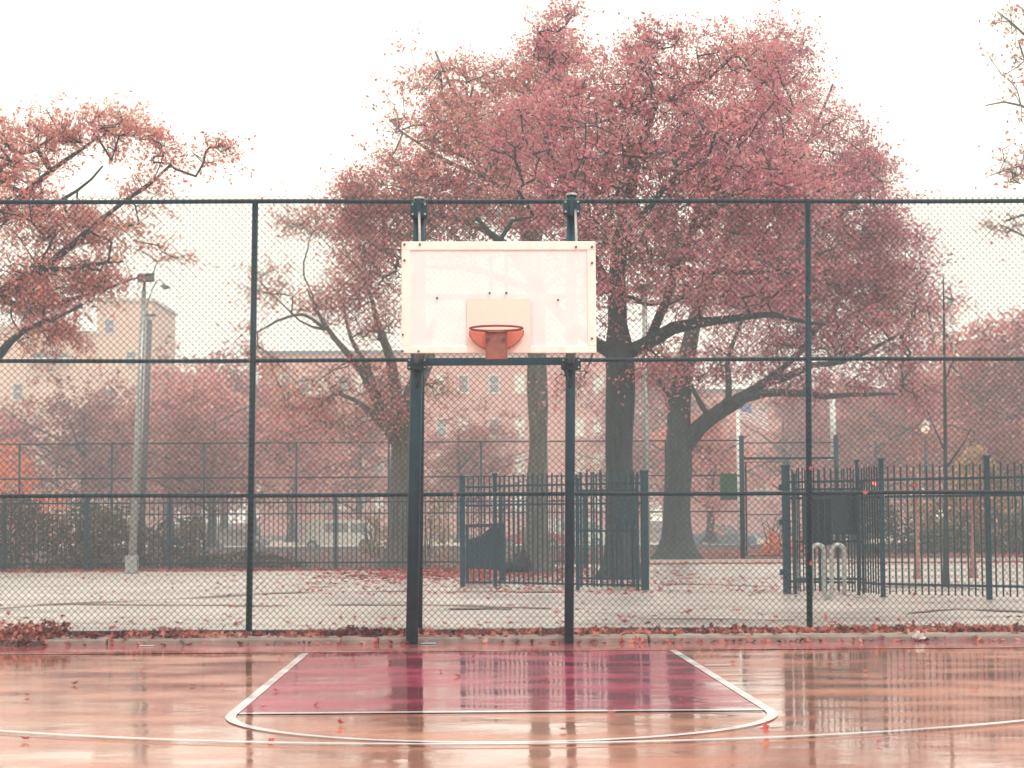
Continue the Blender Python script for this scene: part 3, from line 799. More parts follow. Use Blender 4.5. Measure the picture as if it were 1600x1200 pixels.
# E: tree rising beyond the left edge
D = 40.0; b0 = gr(-150, 913); D = float(b0[1])
LE = [[(b0, 0.42), (at(-150, 800, D), 0.36), (at(-145, 650, D), 0.34), (at(-130, 570, D), 0.3), (at(-60, 500, D), 0.2), (at(10, 452, D), 0.13), (at(60, 430, D), 0.09), (at(120, 375, D), 0.07), (at(180, 325, D), .05), (at(245, 278, D), .03)],
      pl_(D, (-130, 570, .2), (-90, 450, .17, 1), (-30, 350, .12, 1.5), (40, 305, .09, 1.5), (80, 270, .06, 1.5), (150, 215, .03, 1.5)),
      pl_(D, (-130, 600, .16), (-50, 570, .12, -1), (20, 550, .09, -1.4), (10, 535, .07, -1.4), (60, 500, .05, -1.6), (130, 480, .03, -1.6)),
      pl_(D, (-60, 500, .1), (20, 445, .07, -.6), (75, 415, .06, -1), (130, 412, .045, -1), (195, 408, .02, -1)),
      pl_(D, (-10, 465, .07, .4), (60, 490, .06, .8), (120, 465, .045, 1), (170, 445, .03, 1), (240, 425, .015, 1)),
      pl_(D, (-30, 350, .08, 1.5), (20, 340, .06, .8), (100, 320, .04, .4), (160, 260, .02, 0)),
      pl_(D, (-90, 450, .12, 1), (-120, 300, .09, 1.5), (-60, 230, .05, 2), (0, 200, .03, 2))]
BE = bl(D, (20, 245, 90, 55, 1, 2.2, .9), (130, 220, 60, 45, 1, 1.6, .75), (285, 240, 62, 24, 0, 1, .75), (225, 300, 55, 22, 0, 1.2, .55), (60, 350, 100, 70, 0, 2.5, .8), (170, 360, 60, 40, 0, 1.4, .7), (245, 400, 45, 25, 0, 1.1, .5), (50, 450, 110, 50, -.5, 2, .9), (40, 500, 70, 35, -1, 1.5, .9), (-120, 300, 120, 130, 1, 3, .8), (-150, 450, 110, 90, 0, 3, .8), (95, 520, 30, 18, -1, .6, .5), (240, 225, 30, 18, 0, .8, .5), (325, 235, 28, 16, 0, .6, .6), (300, 268, 30, 16, 0, .6, .5), (190, 200, 55, 25, .5, 1.2, .55), (60, 190, 70, 25, 1, 1.5, .5), (280, 395, 30, 12, 0, .5, .5), (150, 430, 50, 30, -.5, 1.2, .6))
tree('oak_tree', 'orange red oak whose limbs reach in above the fence on the left', b0, LE, BE, 1250, 42000, 0.090, M['bark'], M['leaf_orange'], 41, cull=0.0, spread=0.32)
# F: thin tree beyond the right edge
b0 = gr(1760, 895); D = float(b0[1])
LF = [[(b0, 0.32), (at(1758, 700, D), 0.26), (at(1750, 500, D), 0.22), (at(1740, 350, D), 0.17), (at(1730, 200, D), 0.12), (at(1720, 50, D), 0.07), (at(1715, -60, D), 0.03)],
      pl_(D, (1742, 380, .08), (1680, 330, .06), (1620, 330, .04), (1570, 345, .02)),
      pl_(D, (1735, 260, .07), (1660, 200, .05), (1600, 160, .03), (1540, 165, .015)),
      pl_(D, (1730, 200, .06), (1660, 110, .045), (1600, 48, .03), (1560, 15, .012)),
      pl_(D, (1750, 480, .08), (1680, 420, .05), (1620, 380, .03), (1560, 350, .012)),
      pl_(D, (1735, 280, .05), (1650, 255, .035), (1590, 262, .02), (1545, 275, .01))]
BF = bl(D, (1600, 60, 55, 65, 0, 1.5, .2), (1590, 160, 50, 40, 0, 1.2, .16), (1600, 240, 40, 55, 0, 1.2, .35), (1590, 275, 30, 20, 0, 1, .5), (1570, 352, 45, 14, 0, 1, .45), (1720, 150, 90, 180, 0, 3, .4), (1740, 350, 90, 100, 0, 3, .5))
tree('young_oak_tree', 'thin leafless topped tree reaching in at the upper right edge', b0, LF, BF, 620, 4200, 0.11, M['bark_pale'], M['leaf_pink'], 47, cull=-0.1, spread=0.3)

# saplings in the paving on the right
def sapling(px, pyb, pyt, r, label, bark, leafm, nl, branches, seed, lean=0):
    b = gr(px, pyb); D_ = float(b[1])
    t = [(b, r), (at(px - 1, (pyb + pyt) / 2, D_), r * 0.75), (at(px + lean, pyt, D_), r * 0.25)]
    L = [t] + [pl_(D_, *q) for q in branches]
    tips = bl(D_, (px, pyt + 90, 25, 90, 0, 0.6, 1))
    tree('sapling', label, b, L, tips, nl // 8 + 8, nl, 0.1, bark, leafm, seed, cull=-0.6, spread=0.3)
sapling(1478, 917, 432, 0.048, 'tall slender dark sapling behind the right picket fence', M['bark_mid'], M['leaf_pink'], 60,
        [((1475, 735, .03), (1500, 705, .022), (1512, 680, .014), (1518, 668, .006)), ((1474, 700, .025), (1455, 660, .015), (1448, 640, .008)), ((1475, 600, .02), (1492, 560, .012), (1500, 520, .006))], 5, -4)
sapling(1433, 905, 640, 0.055, 'thin pinkish sapling left of the tall slender one', M['twig_pink'], M['leaf_pink'], 90,
        [((1430, 760, .02), (1415, 720, .012), (1405, 690, .006))], 6, -8)
sapling(1521, 903, 720, 0.06, 'thin pinkish sapling near the right picket fence post', M['twig_pink'], M['leaf_pink'], 60,
        [((1521, 790, .02), (1535, 760, .012), (1540, 740, .006))], 8, 3)

# background trees: one prototype grown at the origin, copies share its meshes
def bg_proto(seed, h, rx, rz, leafm, n, leaf_size=0.34, label=''):
    base = np.array([0.0, 0.0, 0.0])
    rs = np.random.RandomState(seed)
    limbs = [[(base, 0.34), (np.array([0.1, 0, h * .25]), .27), (np.array([0, 0, h * .45]), .2), (np.array([.3, 0, h * .7]), .12), (np.array([.2, 0, h * .9]), .05)]]
    for k in range(7):
        a = rs.rand() * 6.28; z = h * (0.25 + 0.4 * k / 7); l_ = rx * (0.7 + .3 * rs.rand())
        limbs.append([(np.array([0.05, 0, z]), .11), (np.array([math.cos(a) * l_ * .5, math.sin(a) * l_ * .5, z + h * .12]), .08), (np.array([math.cos(a) * l_, math.sin(a) * l_, z + h * .22]), .04)])
    blobs = []
    for k in range(9):
        a = rs.rand() * 6.28; q = rs.rand()
        blobs.append(((math.cos(a) * rx * .55 * q, math.sin(a) * rx * .55 * q, h * (0.42 + .45 * rs.rand())), (rx * .55, rx * .5, rz * .45), 1))
    return tree('background_tree', label, base, limbs, blobs, 420, n, leaf_size, M['bark_mid'], leafm, seed, cull=-0.08, spread=0.8, clump_scale=0.35, droop=0.3)

def dup(root, loc, rz, s, label, sz=None):
    r = root.copy(); C.objects.link(r)
    r.location = [float(v) for v in loc]; r.rotation_euler = (0, 0, rz); r.scale = (s, s, sz or s)
    r['label'] = label
    for ch in list(root.children):
        c = ch.copy(); C.objects.link(c); c.parent = r
    return r
BG = 'hazy trees beyond the street'
protos = [bg_proto(101, 12, 6.5, 8, M['leaf_far'], 11000), bg_proto(102, 12, 7.5, 7.5, M['leaf_far'], 9000), bg_proto(103, 11, 5.5, 8, M['leaf_pink'], 9000)]
spots = [  # px, top y, D, proto, label
    (35, 640, 128, 0, 'hazy rust tree beyond the street at the far left'),
    (130, 590, 120, 1, 'hazy rust tree in front of the pale brick building'),
    (265, 540, 122, 2, 'hazy pink tree just right of the floodlight poles'),
    (350, 572, 140, 0, 'hazy rust tree right of the pink one, by the tall left fence post'),
    (330, 620, 100, 1, 'dark branched hazy tree behind the far fence on the left'),
    (455, 600, 125, 2, 'hazy pink tree in front of the long brick building'),
    (720, 640, 118, 1, 'grey brown hazy tree seen below the backboard'),
    (560, 650, 132, 0, 'hazy rust tree left of the pale many limbed oak'),
    (1110, 620, 112, 2, 'hazy pink tree behind the flag pole'),
    (1230, 600, 150, 0, 'hazy rust tree between the flag pole and the tall right fence post'),
    (1370, 585, 128, 1, 'hazy rose tree just right of the tall right fence post'),
    (1455, 560, 140, 0, 'hazy rust tree behind the tall slender sapling'),
    (1560, 455, 118, 2, 'tall pale pink hazy tree at the right edge'),
    (1530, 640, 100, 1, 'low dark hazy tree above the yellowing hedge'),
    (1650, 500, 110, 0, 'hazy rust tree just past the right edge'),
    (-60, 560, 115, 2, 'hazy pink tree just past the left edge'),
    (305, 560, 165, 1, 'very faint hazy tree between the pale tower and the tall left fence post'),
    (395, 568, 160, 2, 'very faint pink tree at the left end of the long brick building'),
    (215, 600, 150, 1, 'faint rust tree directly behind the floodlight pole'),
    (1060, 560, 170, 0, 'very faint tree just right of the pale galvanised pole'),
    (1490, 540, 165, 1, 'very faint rust tree behind the yellowing hedge'),
    (1320, 560, 165, 2, 'very faint rose tree behind the white pole'),
    (1010, 650, 145, 1, 'hazy grey rust tree far behind the dark trunked oak')]
used = set()
for k, (px, ty, D_, pi, lb) in enumerate(spots):
    g_ = at(px, 813, D_); top = at(px, ty, D_)
    h = float(top[2]); s = h / (13.2, 13.0, 12.4)[pi]
    p = protos[pi]
    loc = (float(g_[0]), D_, 0.06)
    if pi in used:
        o = dup(p, loc, k * 1.7, max(s, 0.75), lb, s)
    else:
        used.add(pi); o = p; o.location = loc; o.rotation_euler = (0, 0, k * 1.7); o.scale = (max(s, .75), max(s, .75), s); o['label'] = lb
    o['group'] = BG

# shrubs and hedges
def shrub(name, label, cx_, cy_, rx, ry, h, n, size, m, seed, cat='shrub', group=None, stems=14):
    rs = np.random.RandomState(seed)
    root = empty(name, (cx_, cy_, 0.06), label, cat, group)
    P = []
    while len(P) < n:
        p = rs.rand(4000, 3) * [2 * rx, 2 * ry, h] + [cx_ - rx, cy_ - ry, 0.08]
        prof = 0.65 + 0.35 * np.sin(p[:, 0] * 1.3 + seed) * np.cos(p[:, 0] * 0.55 + 2 * seed)
        for q, pf in zip(p, prof):
            if q[2] < h * pf and noise.noise(Vector((q[0] * 1.1, q[1] * 1.1, q[2] * 1.4 + seed))) > -0.12:
                P.append(q)
                if len(P) >= n: break
    V, Q = leaf_quads(np.array(P), size, rs, 0.0)
    big('foliage', V, Q, m, root)
    sb = MB()
    for _ in range(stems):
        x = cx_ + (rs.rand() * 2 - 1) * rx * .9; y = cy_ + (rs.rand() * 2 - 1) * ry * .6
        sb.tube([(x, y, 0.04), (x + rs.normal() * .15, y, h * .4), (x + rs.normal() * .35, y + rs.normal() * .2, h * .75)], [.03, .02, .008], 5, False)
    sb.build('stems', M['bark_mid'], root)
    return root
shrub('shrub', 'dark olive shrub mass behind the picket fence at the far left', -13.6, 56.5, 2.6, 1.6, 2.3, 6500, .14, M['leaf_olive'], 1, group='shrubs behind the left picket fence')
shrub('shrub', 'olive shrub behind the picket fence left of the floodlight pole', -10.9, 57.5, 1.9, 1.3, 2.0, 3800, .14, M['leaf_olive'], 2, group='shrubs behind the left picket fence')
shrub('shrub', 'low reddish shrub behind the picket fence below the white sedan', -7.6, 56.0, 1.7, .9, 0.75, 1400, .13, M['leaf_olive'], 3, group='shrubs behind the left picket fence')
shrub('shrub', 'thin yellow green shrub in front of the white van', -3.9, 72.0, 1.6, 1.0, 2.6, 1300, .16, M['leaf_yellow'], 4, group='shrubs behind the left picket fence')
shrub('shrub', 'flame orange shrub glowing at the far left edge', float(at(15, 700, 95)[0]), 95, 2.6, 1.5, 5.6, 3400, .25, M['leaf_flame'], 5)
shrub('hedge', 'yellowing clipped hedge behind the right picket fence', float(at(1560, 760, 78)[0]), 78, 3.6, .7, 4.2, 9000, .2, M['leaf_yellow'], 6, 'hedge')
shrub('hedge', 'dark olive hedge below the yellowing one on the right', float(at(1500, 760, 72)[0]), 72, 4.6, .8, 2.6, 9000, .16, M['leaf_olive'], 7, 'hedge')
shrub('shrub', 'orange shrub behind the gate on the right', float(at(1225, 800, 70)[0]), 70, .8, .6, 1.9, 700, .15, M['leaf_flame'], 8)

# ------------------------------------------------------------------ iron picket fences
def picket_run(parent, xa, ya, xb, yb, top, sp, r, z0=0.08, rails=(0.12, 0.86), name='picket_panel', thick=None, point=True):
    """square pickets and rails between two ground points"""
    m_ = MB(); L = math.hypot(xb - xa, yb - ya); n = max(2, int(L / sp)); rz = math.atan2(yb - ya, xb - xa)
    for i in range(n + 1):
        t = (i + 0.5) / (n + 1); x, y = xa + (xb - xa) * t, ya + (yb - ya) * t
        h = top - z0 - 0.05 + (0.03 if i % 2 else 0)
        m_.box((x, y, z0 + 0.05 + h / 2), (r * 2, r * 2, h), rz)
    for q in rails:
        z = z0 + (top - z0) * q
        m_.box(((xa + xb) / 2, (ya + yb) / 2 , z), (L, 0.028, 0.04), rz)
    return m_.build(name, M['paint'], parent)
def ipost(parent, x, y, top, w_=0.09):
    MB().box((x, y, (top + 0.06) / 2), (w_, w_, top - 0.06)).box((x, y, top + 0.015), (w_ + .03, w_ + .03, 0.04)).build('post', M['paint'], parent, bevel=0.006)

# far left run
pf = empty('picket_fence', (-12, 52.2, 0.06), 'long low picket fence behind the paving on the left', 'fence')
xs_ = [-22.2 + 2.19 * i for i in range(12)]
for i, x in enumerate(xs_):
    ipost(pf, x, 52.2, 2.06, 0.075)
    if i: picket_run(pf, xs_[i - 1], 52.2, x, 52.2, 2.0, 0.125, 0.010, rails=(0.10, 0.93))
# left fence beside the gate
a, b, c, d = gr(723, 917), gr(774, 917), gr(1008, 922), gr(906, 919)
pf2 = empty('picket_fence', a, 'taller picket fence in front of the dark trunked oak', 'fence')
zt = float(at(723, 746, a[1])[2])
ipost(pf2, a[0], a[1], zt, 0.10); ipost(pf2, b[0], b[1], zt + 0.04, 0.075); ipost(pf2, c[0], c[1], float(at(1008, 738, c[1])[2]), 0.14)
picket_run(pf2, a[0] + .06, a[1], b[0] - .05, b[1], zt, 0.115, 0.011, rails=(0.04, 0.74, 0.91))
picket_run(pf2, b[0] + .05, b[1], c[0] - .08, c[1], zt + .02, 0.118, 0.012, rails=(0.04, 0.74, 0.91))
gl_ = empty('gate_leaf', (c[0] - .1, c[1] - .12, 0.08), 'gate leaf folded against the fence before the dark trunked oak', 'gate')
e0 = (c[0] - 1.22, c[1] + 0.14)
ipost(gl_, e0[0], e0[1], 2.1, 0.07); ipost(gl_, c[0] - .14, c[1] - .10, 2.1, 0.06)
picket_run(gl_, e0[0], e0[1], c[0] - .14, c[1] - .10, 2.24, 0.125, 0.016, rails=(0.10, 0.5, 0.84))
q0, q1 = at(957, 772, c[1] - .13), at(998, 820, c[1] - .13)
MB().box(((q0[0] + q1[0]) / 2, c[1] - .13, (q0[2] + q1[2]) / 2), (q1[0] - q0[0], 0.02, q0[2] - q1[2])).build('lock_panel', M['panel'], gl_)
# right fence
P_ = [gr(1230, 928), gr(1342, 930), gr(1380, 933), gr(1546, 937)]
P_.append(P_[3] + (P_[3] - P_[2])); P_.append(P_[4] + (P_[3] - P_[2]))
pf3 = empty('picket_fence', P_[0], 'tall picket fence with thick end post on the right', 'fence')
ipost(pf3, P_[0][0], P_[0][1], float(at(1230, 730, P_[0][1])[2]), 0.13)
for p, w_ in zip(P_[1:], (0.05, 0.075, 0.085, 0.085, 0.085)):
    ipost(pf3, p[0], p[1], 2.31, w_)
for p, q in zip(P_[:-1], P_[1:]):
    picket_run(pf3, p[0] + .06, p[1], q[0] - .05, q[1], 2.20, 0.128, 0.0105, rails=(0.10, 0.77, 0.90))
q0, q1 = at(1300, 772, P_[1][1] + .05), at(1340, 835, P_[1][1] + .05)
MB().box(((q0[0] + q1[0]) / 2, P_[1][1] + .06, (q0[2] + q1[2]) / 2), (q1[0] - q0[0], 0.02, q0[2] - q1[2])).build('sheet_panel', M['galv'] if False else M['panel'], pf3)
g2 = empty('gate_leaf', (P_[0][0] + .1, P_[0][1] - .15, 0.08), 'gate leaf with a dark sheet panel folded against the right fence', 'gate')
ya = P_[0][1] - .15
ipost(g2, P_[0][0] + 1.28, ya, 1.95, 0.045); ipost(g2, P_[0][0] + .12, ya, 2.1, 0.055)
picket_run(g2, P_[0][0] + .12, ya, P_[0][0] + 1.28, ya, 2.2, 0.10, 0.011, rails=(0.12, 0.42, 0.84))
q0, q1 = at(1254, 771, ya - .03), at(1302, 851, ya - .03)
MB().box(((q0[0] + q1[0]) / 2, ya - .04, (q0[2] + q1[2]) / 2), (q1[0] - q0[0], 0.02, q0[2] - q1[2])).build('lock_panel', M['panel'], g2, bevel=0.004)
for z in (0.45, 1.3, 1.9):
    MB().box((P_[0][0] - 0.09, P_[0][1], z), (0.06, 0.06, 0.10)).build('hinge', M['paint'], pf3)
# wave bicycle rack
D_ = float(gr(1300, 938)[1])
path = []
def arc(xc, yc, rx, ry, a0, a1, n=9):
    for t in np.linspace(a0, a1, n):
        path.append(at(xc + rx * math.cos(t), yc - ry * math.sin(t), D_))
path.append(at(1268, 932, D_)); path.append(at(1268, 880, D_))
arc(1278, 862, 10, 11, math.pi, 0)
arc(1294.5, 922, 6.5, 12, math.pi, 2 * math.pi)
arc(1310.5, 862, 10, 11, math.pi, 0)
path.append(at(1321, 900, D_)); path.append(at(1321, 930, D_))
path = [np.array([p[0], D_ + 0.0 + 0.10 * i / len(path), max(p[2], 0.12)]) for i, p in enumerate(path)]
rk = MB().tube(path, 0.036, 10)
rack = rk.build('bicycle_rack', M['galv'], None, True)
tag(rack, 'grey steel wave bicycle rack in front of the right gate leaf', 'bicycle rack')

# litter bin behind the left fence
D_ = 42.0
o_ = at(757, 888, D_)
bn = empty('litter_bin', (float(o_[0]), D_, 0.08), 'dark boxy litter bin with a raised lid behind the picket fence', 'litter bin')
xl, xr = float(at(728, 860, D_)[0]), float(at(787, 860, D_)[0]); zt, zm, zb = float(at(757, 821, D_)[2]), float(at(757, 842, D_)[2]), float(at(757, 888, D_)[2])
MB().prism([(xl + .02, zb + .02), (xl + .02, zm - .02), (xl + .3, zm + .06), (xr - .26, zt - .03), (xr - .01, zt - .03), (xr - .01, zb - .04)], D_ - .3, D_ + .3).build('body', M['panel'], bn, bevel=0.02)
MB().box(((xl + xr) / 2, D_, zt), (xr - xl + .04, 0.66, 0.07), 0, 0.03).build('lid', M['panel'], bn, bevel=0.01)
for x in (xl + .03, xr - .04):
    for y in (D_ - .29, D_ + .29):
        MB().box((x, y, (zt + 0.08) / 2), (0.06 if x < (xl + xr) / 2 else 0.1, 0.06, zt - 0.08)).build('leg', M['paint'], bn)
# refuse bags by the grey trunk
def blob(name, label, c, r, seed, group):
    rs = np.random.RandomState(seed)
    m_ = MB(); nu, nv = 14, 9
    V_ = []; F_ = []
    for j in range(nv + 1):
        ph = math.pi * j / nv
        for i in range(nu):
            th = 2 * math.pi * i / nu
            d_ = Vector((math.sin(ph) * math.cos(th), math.sin(ph) * math.sin(th), math.cos(ph)))
            k = 1 + 0.28 * noise.noise(d_ * 2.2 + Vector((seed, 0, 0))) + 0.1 * noise.noise(d_ * 6 + Vector((seed, 0, 0)))
            V_.append((c[0] + d_.x * r[0] * k, c[1] + d_.y * r[1] * k, c[2] + max(-0.9, d_.z) * r[2] * k))
    for j in range(nv):
        for i in range(nu):
            F_.append((j * nu + i, j * nu + (i + 1) % nu, (j + 1) * nu + (i + 1) % nu, (j + 1) * nu + i))
    m_.v, m_.f = V_, F_
    m_.tube([(c[0], c[1], c[2] + r[2] * .8), (c[0] + .03, c[1], c[2] + r[2] * 1.2)], [.03, .07], 6)
    return tag(m_.build(name, M['bag'], None, True), label, 'rubbish bag', group)
blob('rubbish_bag', 'low black rubbish bag lying left of the grey trunk', (float(at(796, 883, 48.2)[0]), 48.2, .22), (.30, .25, .17), 3, 'black bags by the grey trunk')
blob('rubbish_bag', 'taller black rubbish bag leaning on the grey trunk', (float(at(816, 880, 48.6)[0]), 48.5, .30), (.24, .22, .27), 5, 'black bags by the grey trunk')

# ------------------------------------------------------------------ far chain link fence and gate
D_ = 65.0
ff = empty('far_chain_link_fence', (0, D_, 0.06), 'distant thin chain link fence with evenly spaced posts', 'fence')
ztop = float(at(600, 690, D_)[2])
xg0, xg1 = float(at(1160, 800, D_)[0]), float(at(1308, 800, D_)[0])
xs_ = [float(at(752 + 144.5 * i, 800, D_)[0]) for i in range(-7, 3)]
for x in xs_:
    MB().tube([(x, D_, .06), (x, D_, ztop)], 0.035, 8).build('post', M['paint'], ff, True)
for x in (xg0, xg1):
    MB().tube([(x, D_, .06), (x, D_, ztop + .14)], 0.085, 10).build('post', M['paint'], ff, True)
ra = xs_[0]
for y_, nm in ((691, 'rail'), (745.5, 'rail'), (802, 'rail')):
    z = float(at(600, y_, D_)[2])
    MB().tube([(ra, D_, z), (xg0, D_, z)], 0.024, 6).build(nm, M['paint'], ff, True)
z = float(at(1200, 692, D_)[2])
MB().tube([(xg0, D_, z), (xg1, D_, z)], 0.02, 6).build('rail', M['paint'], ff, True)
z = float(at(1200, 716, D_)[2])
MB().tube([(xg0, D_, z), (xg1, D_, z)], 0.045, 8).build('rail', M['paint'], ff, True)
V, Q = wires(ra, xg0, 0.12, ztop, lambda x: D_ + 0 * np.asarray(x), 0.055, 0.0026)
big('wire_mesh', V, Q, M['wire'], ff)
gt = empty('chain_link_gate', (xg0 + .1, D_ - .1, 0.06), 'tubular framed gate in the distant chain link fence', 'gate')
gx0, gx1 = xg0 + .12, float(at(1231, 800, D_)[0]); gz = float(at(1200, 722, D_)[2]); gb = 0.16
MB().tube([(gx0, D_ - .06, gb), (gx0, D_ - .06, gz), (gx1, D_ - .06, gz), (gx1, D_ - .06, gb)], 0.035, 8, closed=True).build('gate_frame', M['paint'], gt, True)
MB().tube([(gx0, D_ - .06, 1.5), (gx1, D_ - .06, 1.5)], 0.02, 6).build('cross_rail', M['paint'], gt)
V, Q = wires(gx0, gx1, gb, gz, lambda x: D_ - .06 + 0 * np.asarray(x), 0.055, 0.0026)
big('wire_mesh', V, Q, M['wire'], gt)
# green sign on the fence
q0, q1 = at(1125, 740, D_ - .06), at(1152, 781, D_ - .06)
sg = MB().box(((q0[0] + q1[0]) / 2, D_ - .08, (q0[2] + q1[2]) / 2), (q1[0] - q0[0], 0.02, q0[2] - q1[2])).build('green_sign', M['sign'], None, bevel=.01)
tag(sg, 'plain dark green sign fixed to the distant chain link fence', 'sign')

# ------------------------------------------------------------------ poles, lamps, flag
# floodlight pole
b0 = gr(206, 896); D_ = float(b0[1])
fl = empty('floodlight_pole', b0, 'tall pale grey floodlight pole with a boxy lamp head on the left', 'light pole')
tp = at(225, 452, D_)
MB().tube([b0, b0 * .5 + tp * .5, tp], [.105, .085, .06], 12).build('pole', M['galv'], fl, True)
sb_ = at(206.5, 868, D_)
MB().box(((b0[0] + sb_[0]) / 2, D_, (b0[2] + sb_[2]) / 2), (.30, .30, sb_[2] - b0[2])).build('base_box', M['galv'], fl, bevel=.02)
MB().tube([tp, at(226, 440, D_)], .035, 8).build('neck', M['slate'], fl, True)
c = at(228, 434, D_)
MB().box(c, (.42, .35, .19), 0.15, .06).build('lamp_head', M['slate'], fl, bevel=.02)
# street lamp
D_ = 70.0
b0 = at(222, 813, D_); b0[2] = .06
sl_ = empty('street_lamp', b0, 'curved arm street lamp just right of the floodlight pole', 'street lamp')
t1 = at(229, 478, D_)
MB().tube([b0, t1], [.10, .06], 10).build('pole', M['galv'], sl_, True)
MB().tube([t1, at(234, 462, D_), at(240, 448, D_), at(245, 438, D_), at(250, 437, D_), at(256, 443, D_)], .026, 8).build('arm', M['galv'], sl_, True)
c = at(258, 448, D_)
MB().prism([(c[0] - .14, c[2] + .03), (c[0] - .03, c[2] + .09), (c[0] + .16, c[2] + .01), (c[0] + .20, c[2] - .02), (c[0], c[2] - .10), (c[0] - .10, c[2] - .04)], c[1] - .12, c[1] + .12).build('lamp_head', M['slate'], sl_, bevel=.02)
# twin lamp pole
D_ = 66.0
b0 = at(220, 813, D_); b0[2] = .06
tl = empty('twin_lamp_pole', b0, 'dark slim pole with a flat twin lamp head', 'light pole')
t1 = at(233.5, 500, D_)
MB().tube([b0, at(229, 640, D_), t1], [.10, .10, .09], 10).build('pole', M['slate'], tl, True)
MB().tube([t1, at(233.5, 493, D_)], .03, 8).build('neck', M['galv'], tl, True)
for s in (-1, 1):
    c = at(233.5 + s * 5, 492.5, D_)
    MB().box(c, (.17, .22, .07), 0).build('lamp_head', M['slate'], tl, bevel=.01)
# pale pole right of the dark oak
b0 = gr(1011, 885); D_ = float(b0[1])
gp = empty('light_pole', b0, 'pale galvanised pole just right of the dark trunked oak', 'light pole')
t1 = at(1007, 455, D_)
MB().tube([b0, t1], [.085, .07], 12).build('pole', M['galv'], gp, True)
c = at(1007, 448, D_)
MB().box(c, (.5, .3, .14)).build('lamp_head', M['slate'], gp, bevel=.02)
# flag pole and flag
D_ = 96.0
b0 = at(1156, 813, D_); b0[2] = .06
fp = empty('flag_pole', b0, 'white flag pole left of the distant gate', 'flag pole')
t1 = at(1152.5, 622, D_)
MB().tube([b0, t1], [.12, .09], 10).build('pole', M['white'], fp, True)
MB().tube([t1, t1 + np.array([0, 0, .12]), t1 + np.array([0, 0, .2])], [.03, .1, .02], 8).build('finial', M['white'], fp, True)
def flag_mat():
    m = bpy.data.materials.new('flag_cloth'); m.use_nodes = True
    n, l = m.node_tree.nodes, m.node_tree.links
    at_ = n.new('ShaderNodeAttribute'); at_.attribute_name = 'tint'
    l.new(at_.outputs['Color'], n['Principled BSDF'].inputs['Base Color'])
    return m
nx, nz_ = 38, 26
V_, F_, cols = [], [], []
fw_, fh_ = 1.55, .95
o0 = at(1157, 628, D_)
for i in range(nx + 1):
    for j in range(nz_ + 1):
        u, v = i / nx, j / nz_
        V_.append((o0[0] + fw_ * u * .86, o0[1] + .12 * math.sin(u * 9 + v * 1.5) * u, o0[2] - fh_ * v - .50 * u * u - 0.12 * u + .05 * math.sin(u * 8)))
for i in range(nx):
    for j in range(nz_):
        k = i * (nz_ + 1) + j
        F_.append((k, k + 1, k + nz_ + 2, k + nz_ + 1))
        u, v = (i + .5) / nx, (j + .5) / nz_
        s = int(v * 13)
        if u < .4 and v < 7 / 13:
            cx_ = (.70, .70, .72, 1) if (i % 3 == 1 and j % 3 == 1) else (.16, .18, .32, 1)
        else: cx_ = (.60, .30, .31, 1) if s % 2 == 0 else (.80, .78, .78, 1)
        cols.append(cx_)
me = bpy.data.meshes.new('flag'); me.from_pydata(V_, [], F_); me.materials.append(flag_mat())
ca = me.attributes.new('tint', 'FLOAT_COLOR', 'FACE')
for i, c_ in enumerate(cols): ca.data[i].color = c_
fo = bpy.data.objects.new('flag', me); C.objects.link(fo)
tag(fo, 'striped flag with a blue canton drooping from the flag pole', 'flag')
# white pole behind the gate
D_ = 74.0
b0 = at(1305, 813, D_); b0[2] = .06
wp = empty('white_pole', b0, 'white pole right of the tall right fence post', 'pole')
MB().tube([b0, at(1306, 718, D_)], .065, 10).build('lower_pole', M['white'], wp, True)
MB().tube([at(1302, 716, D_), at(1300.5, 607, D_)], [.11, .11], 10).build('upper_pole', M['white'], wp, True)
MB().box(at(1302, 717, D_), (.42, .2, .07)).build('bracket', M['white'], wp)
# globe lamp
D_ = 95.0
b0 = at(1447, 813, D_); b0[2] = .06
gb_ = empty('park_lamp', b0, 'park lamp with a pale globe left of the slender sapling', 'street lamp')
t1 = at(1446, 681, D_)
MB().tube([b0, b0 + np.array([0, 0, 1]), t1], [.16, .10, .085], 10).build('post', M['paint'], gb_, True)
c = at(1446, 669, D_)
def lathe(c, prof, n=14):
    m_ = MB(); 
    for r, z in prof:
        for i in range(n):
            a = 2 * math.pi * i / n; m_.v.append((c[0] + r * math.cos(a), c[1] + r * math.sin(a), c[2] + z))
    for k in range(len(prof) - 1):
        for i in range(n):
            j = (i + 1) % n; m_.f.append((k * n + i, k * n + j, (k + 1) * n + j, (k + 1) * n + i))
    return m_
lathe(c, [(.06, -.32), (.17, -.25), (.21, -.08), (.17, .10)]).build('globe', M['lamp_lit'], gb_, True)
lathe(c, [(.22, .10), (.23, .16), (.15, .28), (.05, .36), (.01, .44)]).build('cap', M['stone'], gb_, True)
# traffic light
D_ = 112.0
b0 = at(1380, 813, D_); b0[2] = .1
tr_ = empty('traffic_light', b0, 'far traffic light showing orange red beyond the right fence', 'traffic light')
MB().tube([b0, at(1380, 745, D_)], .06, 8).build('pole', M['paint'], tr_, True)
c = at(1366, 759, D_)
MB().tube([at(1380, 752, D_), at(1366, 752, D_)], .03, 6).build('arm', M['paint'], tr_, True)
MB().box((c[0], c[1], c[2] - .12), (.36, .25, .85)).build('housing', M['paint'], tr_, bevel=.03)
for k, mm in enumerate((M['red_lit'], M['glass'], M['glass'])):
    q = (c[0], c[1] - .13, c[2] + .14 - k * .27)
    MB().tube([q, (q[0], q[1] - .05, q[2])], .125, 12).build('lens', mm, tr_)

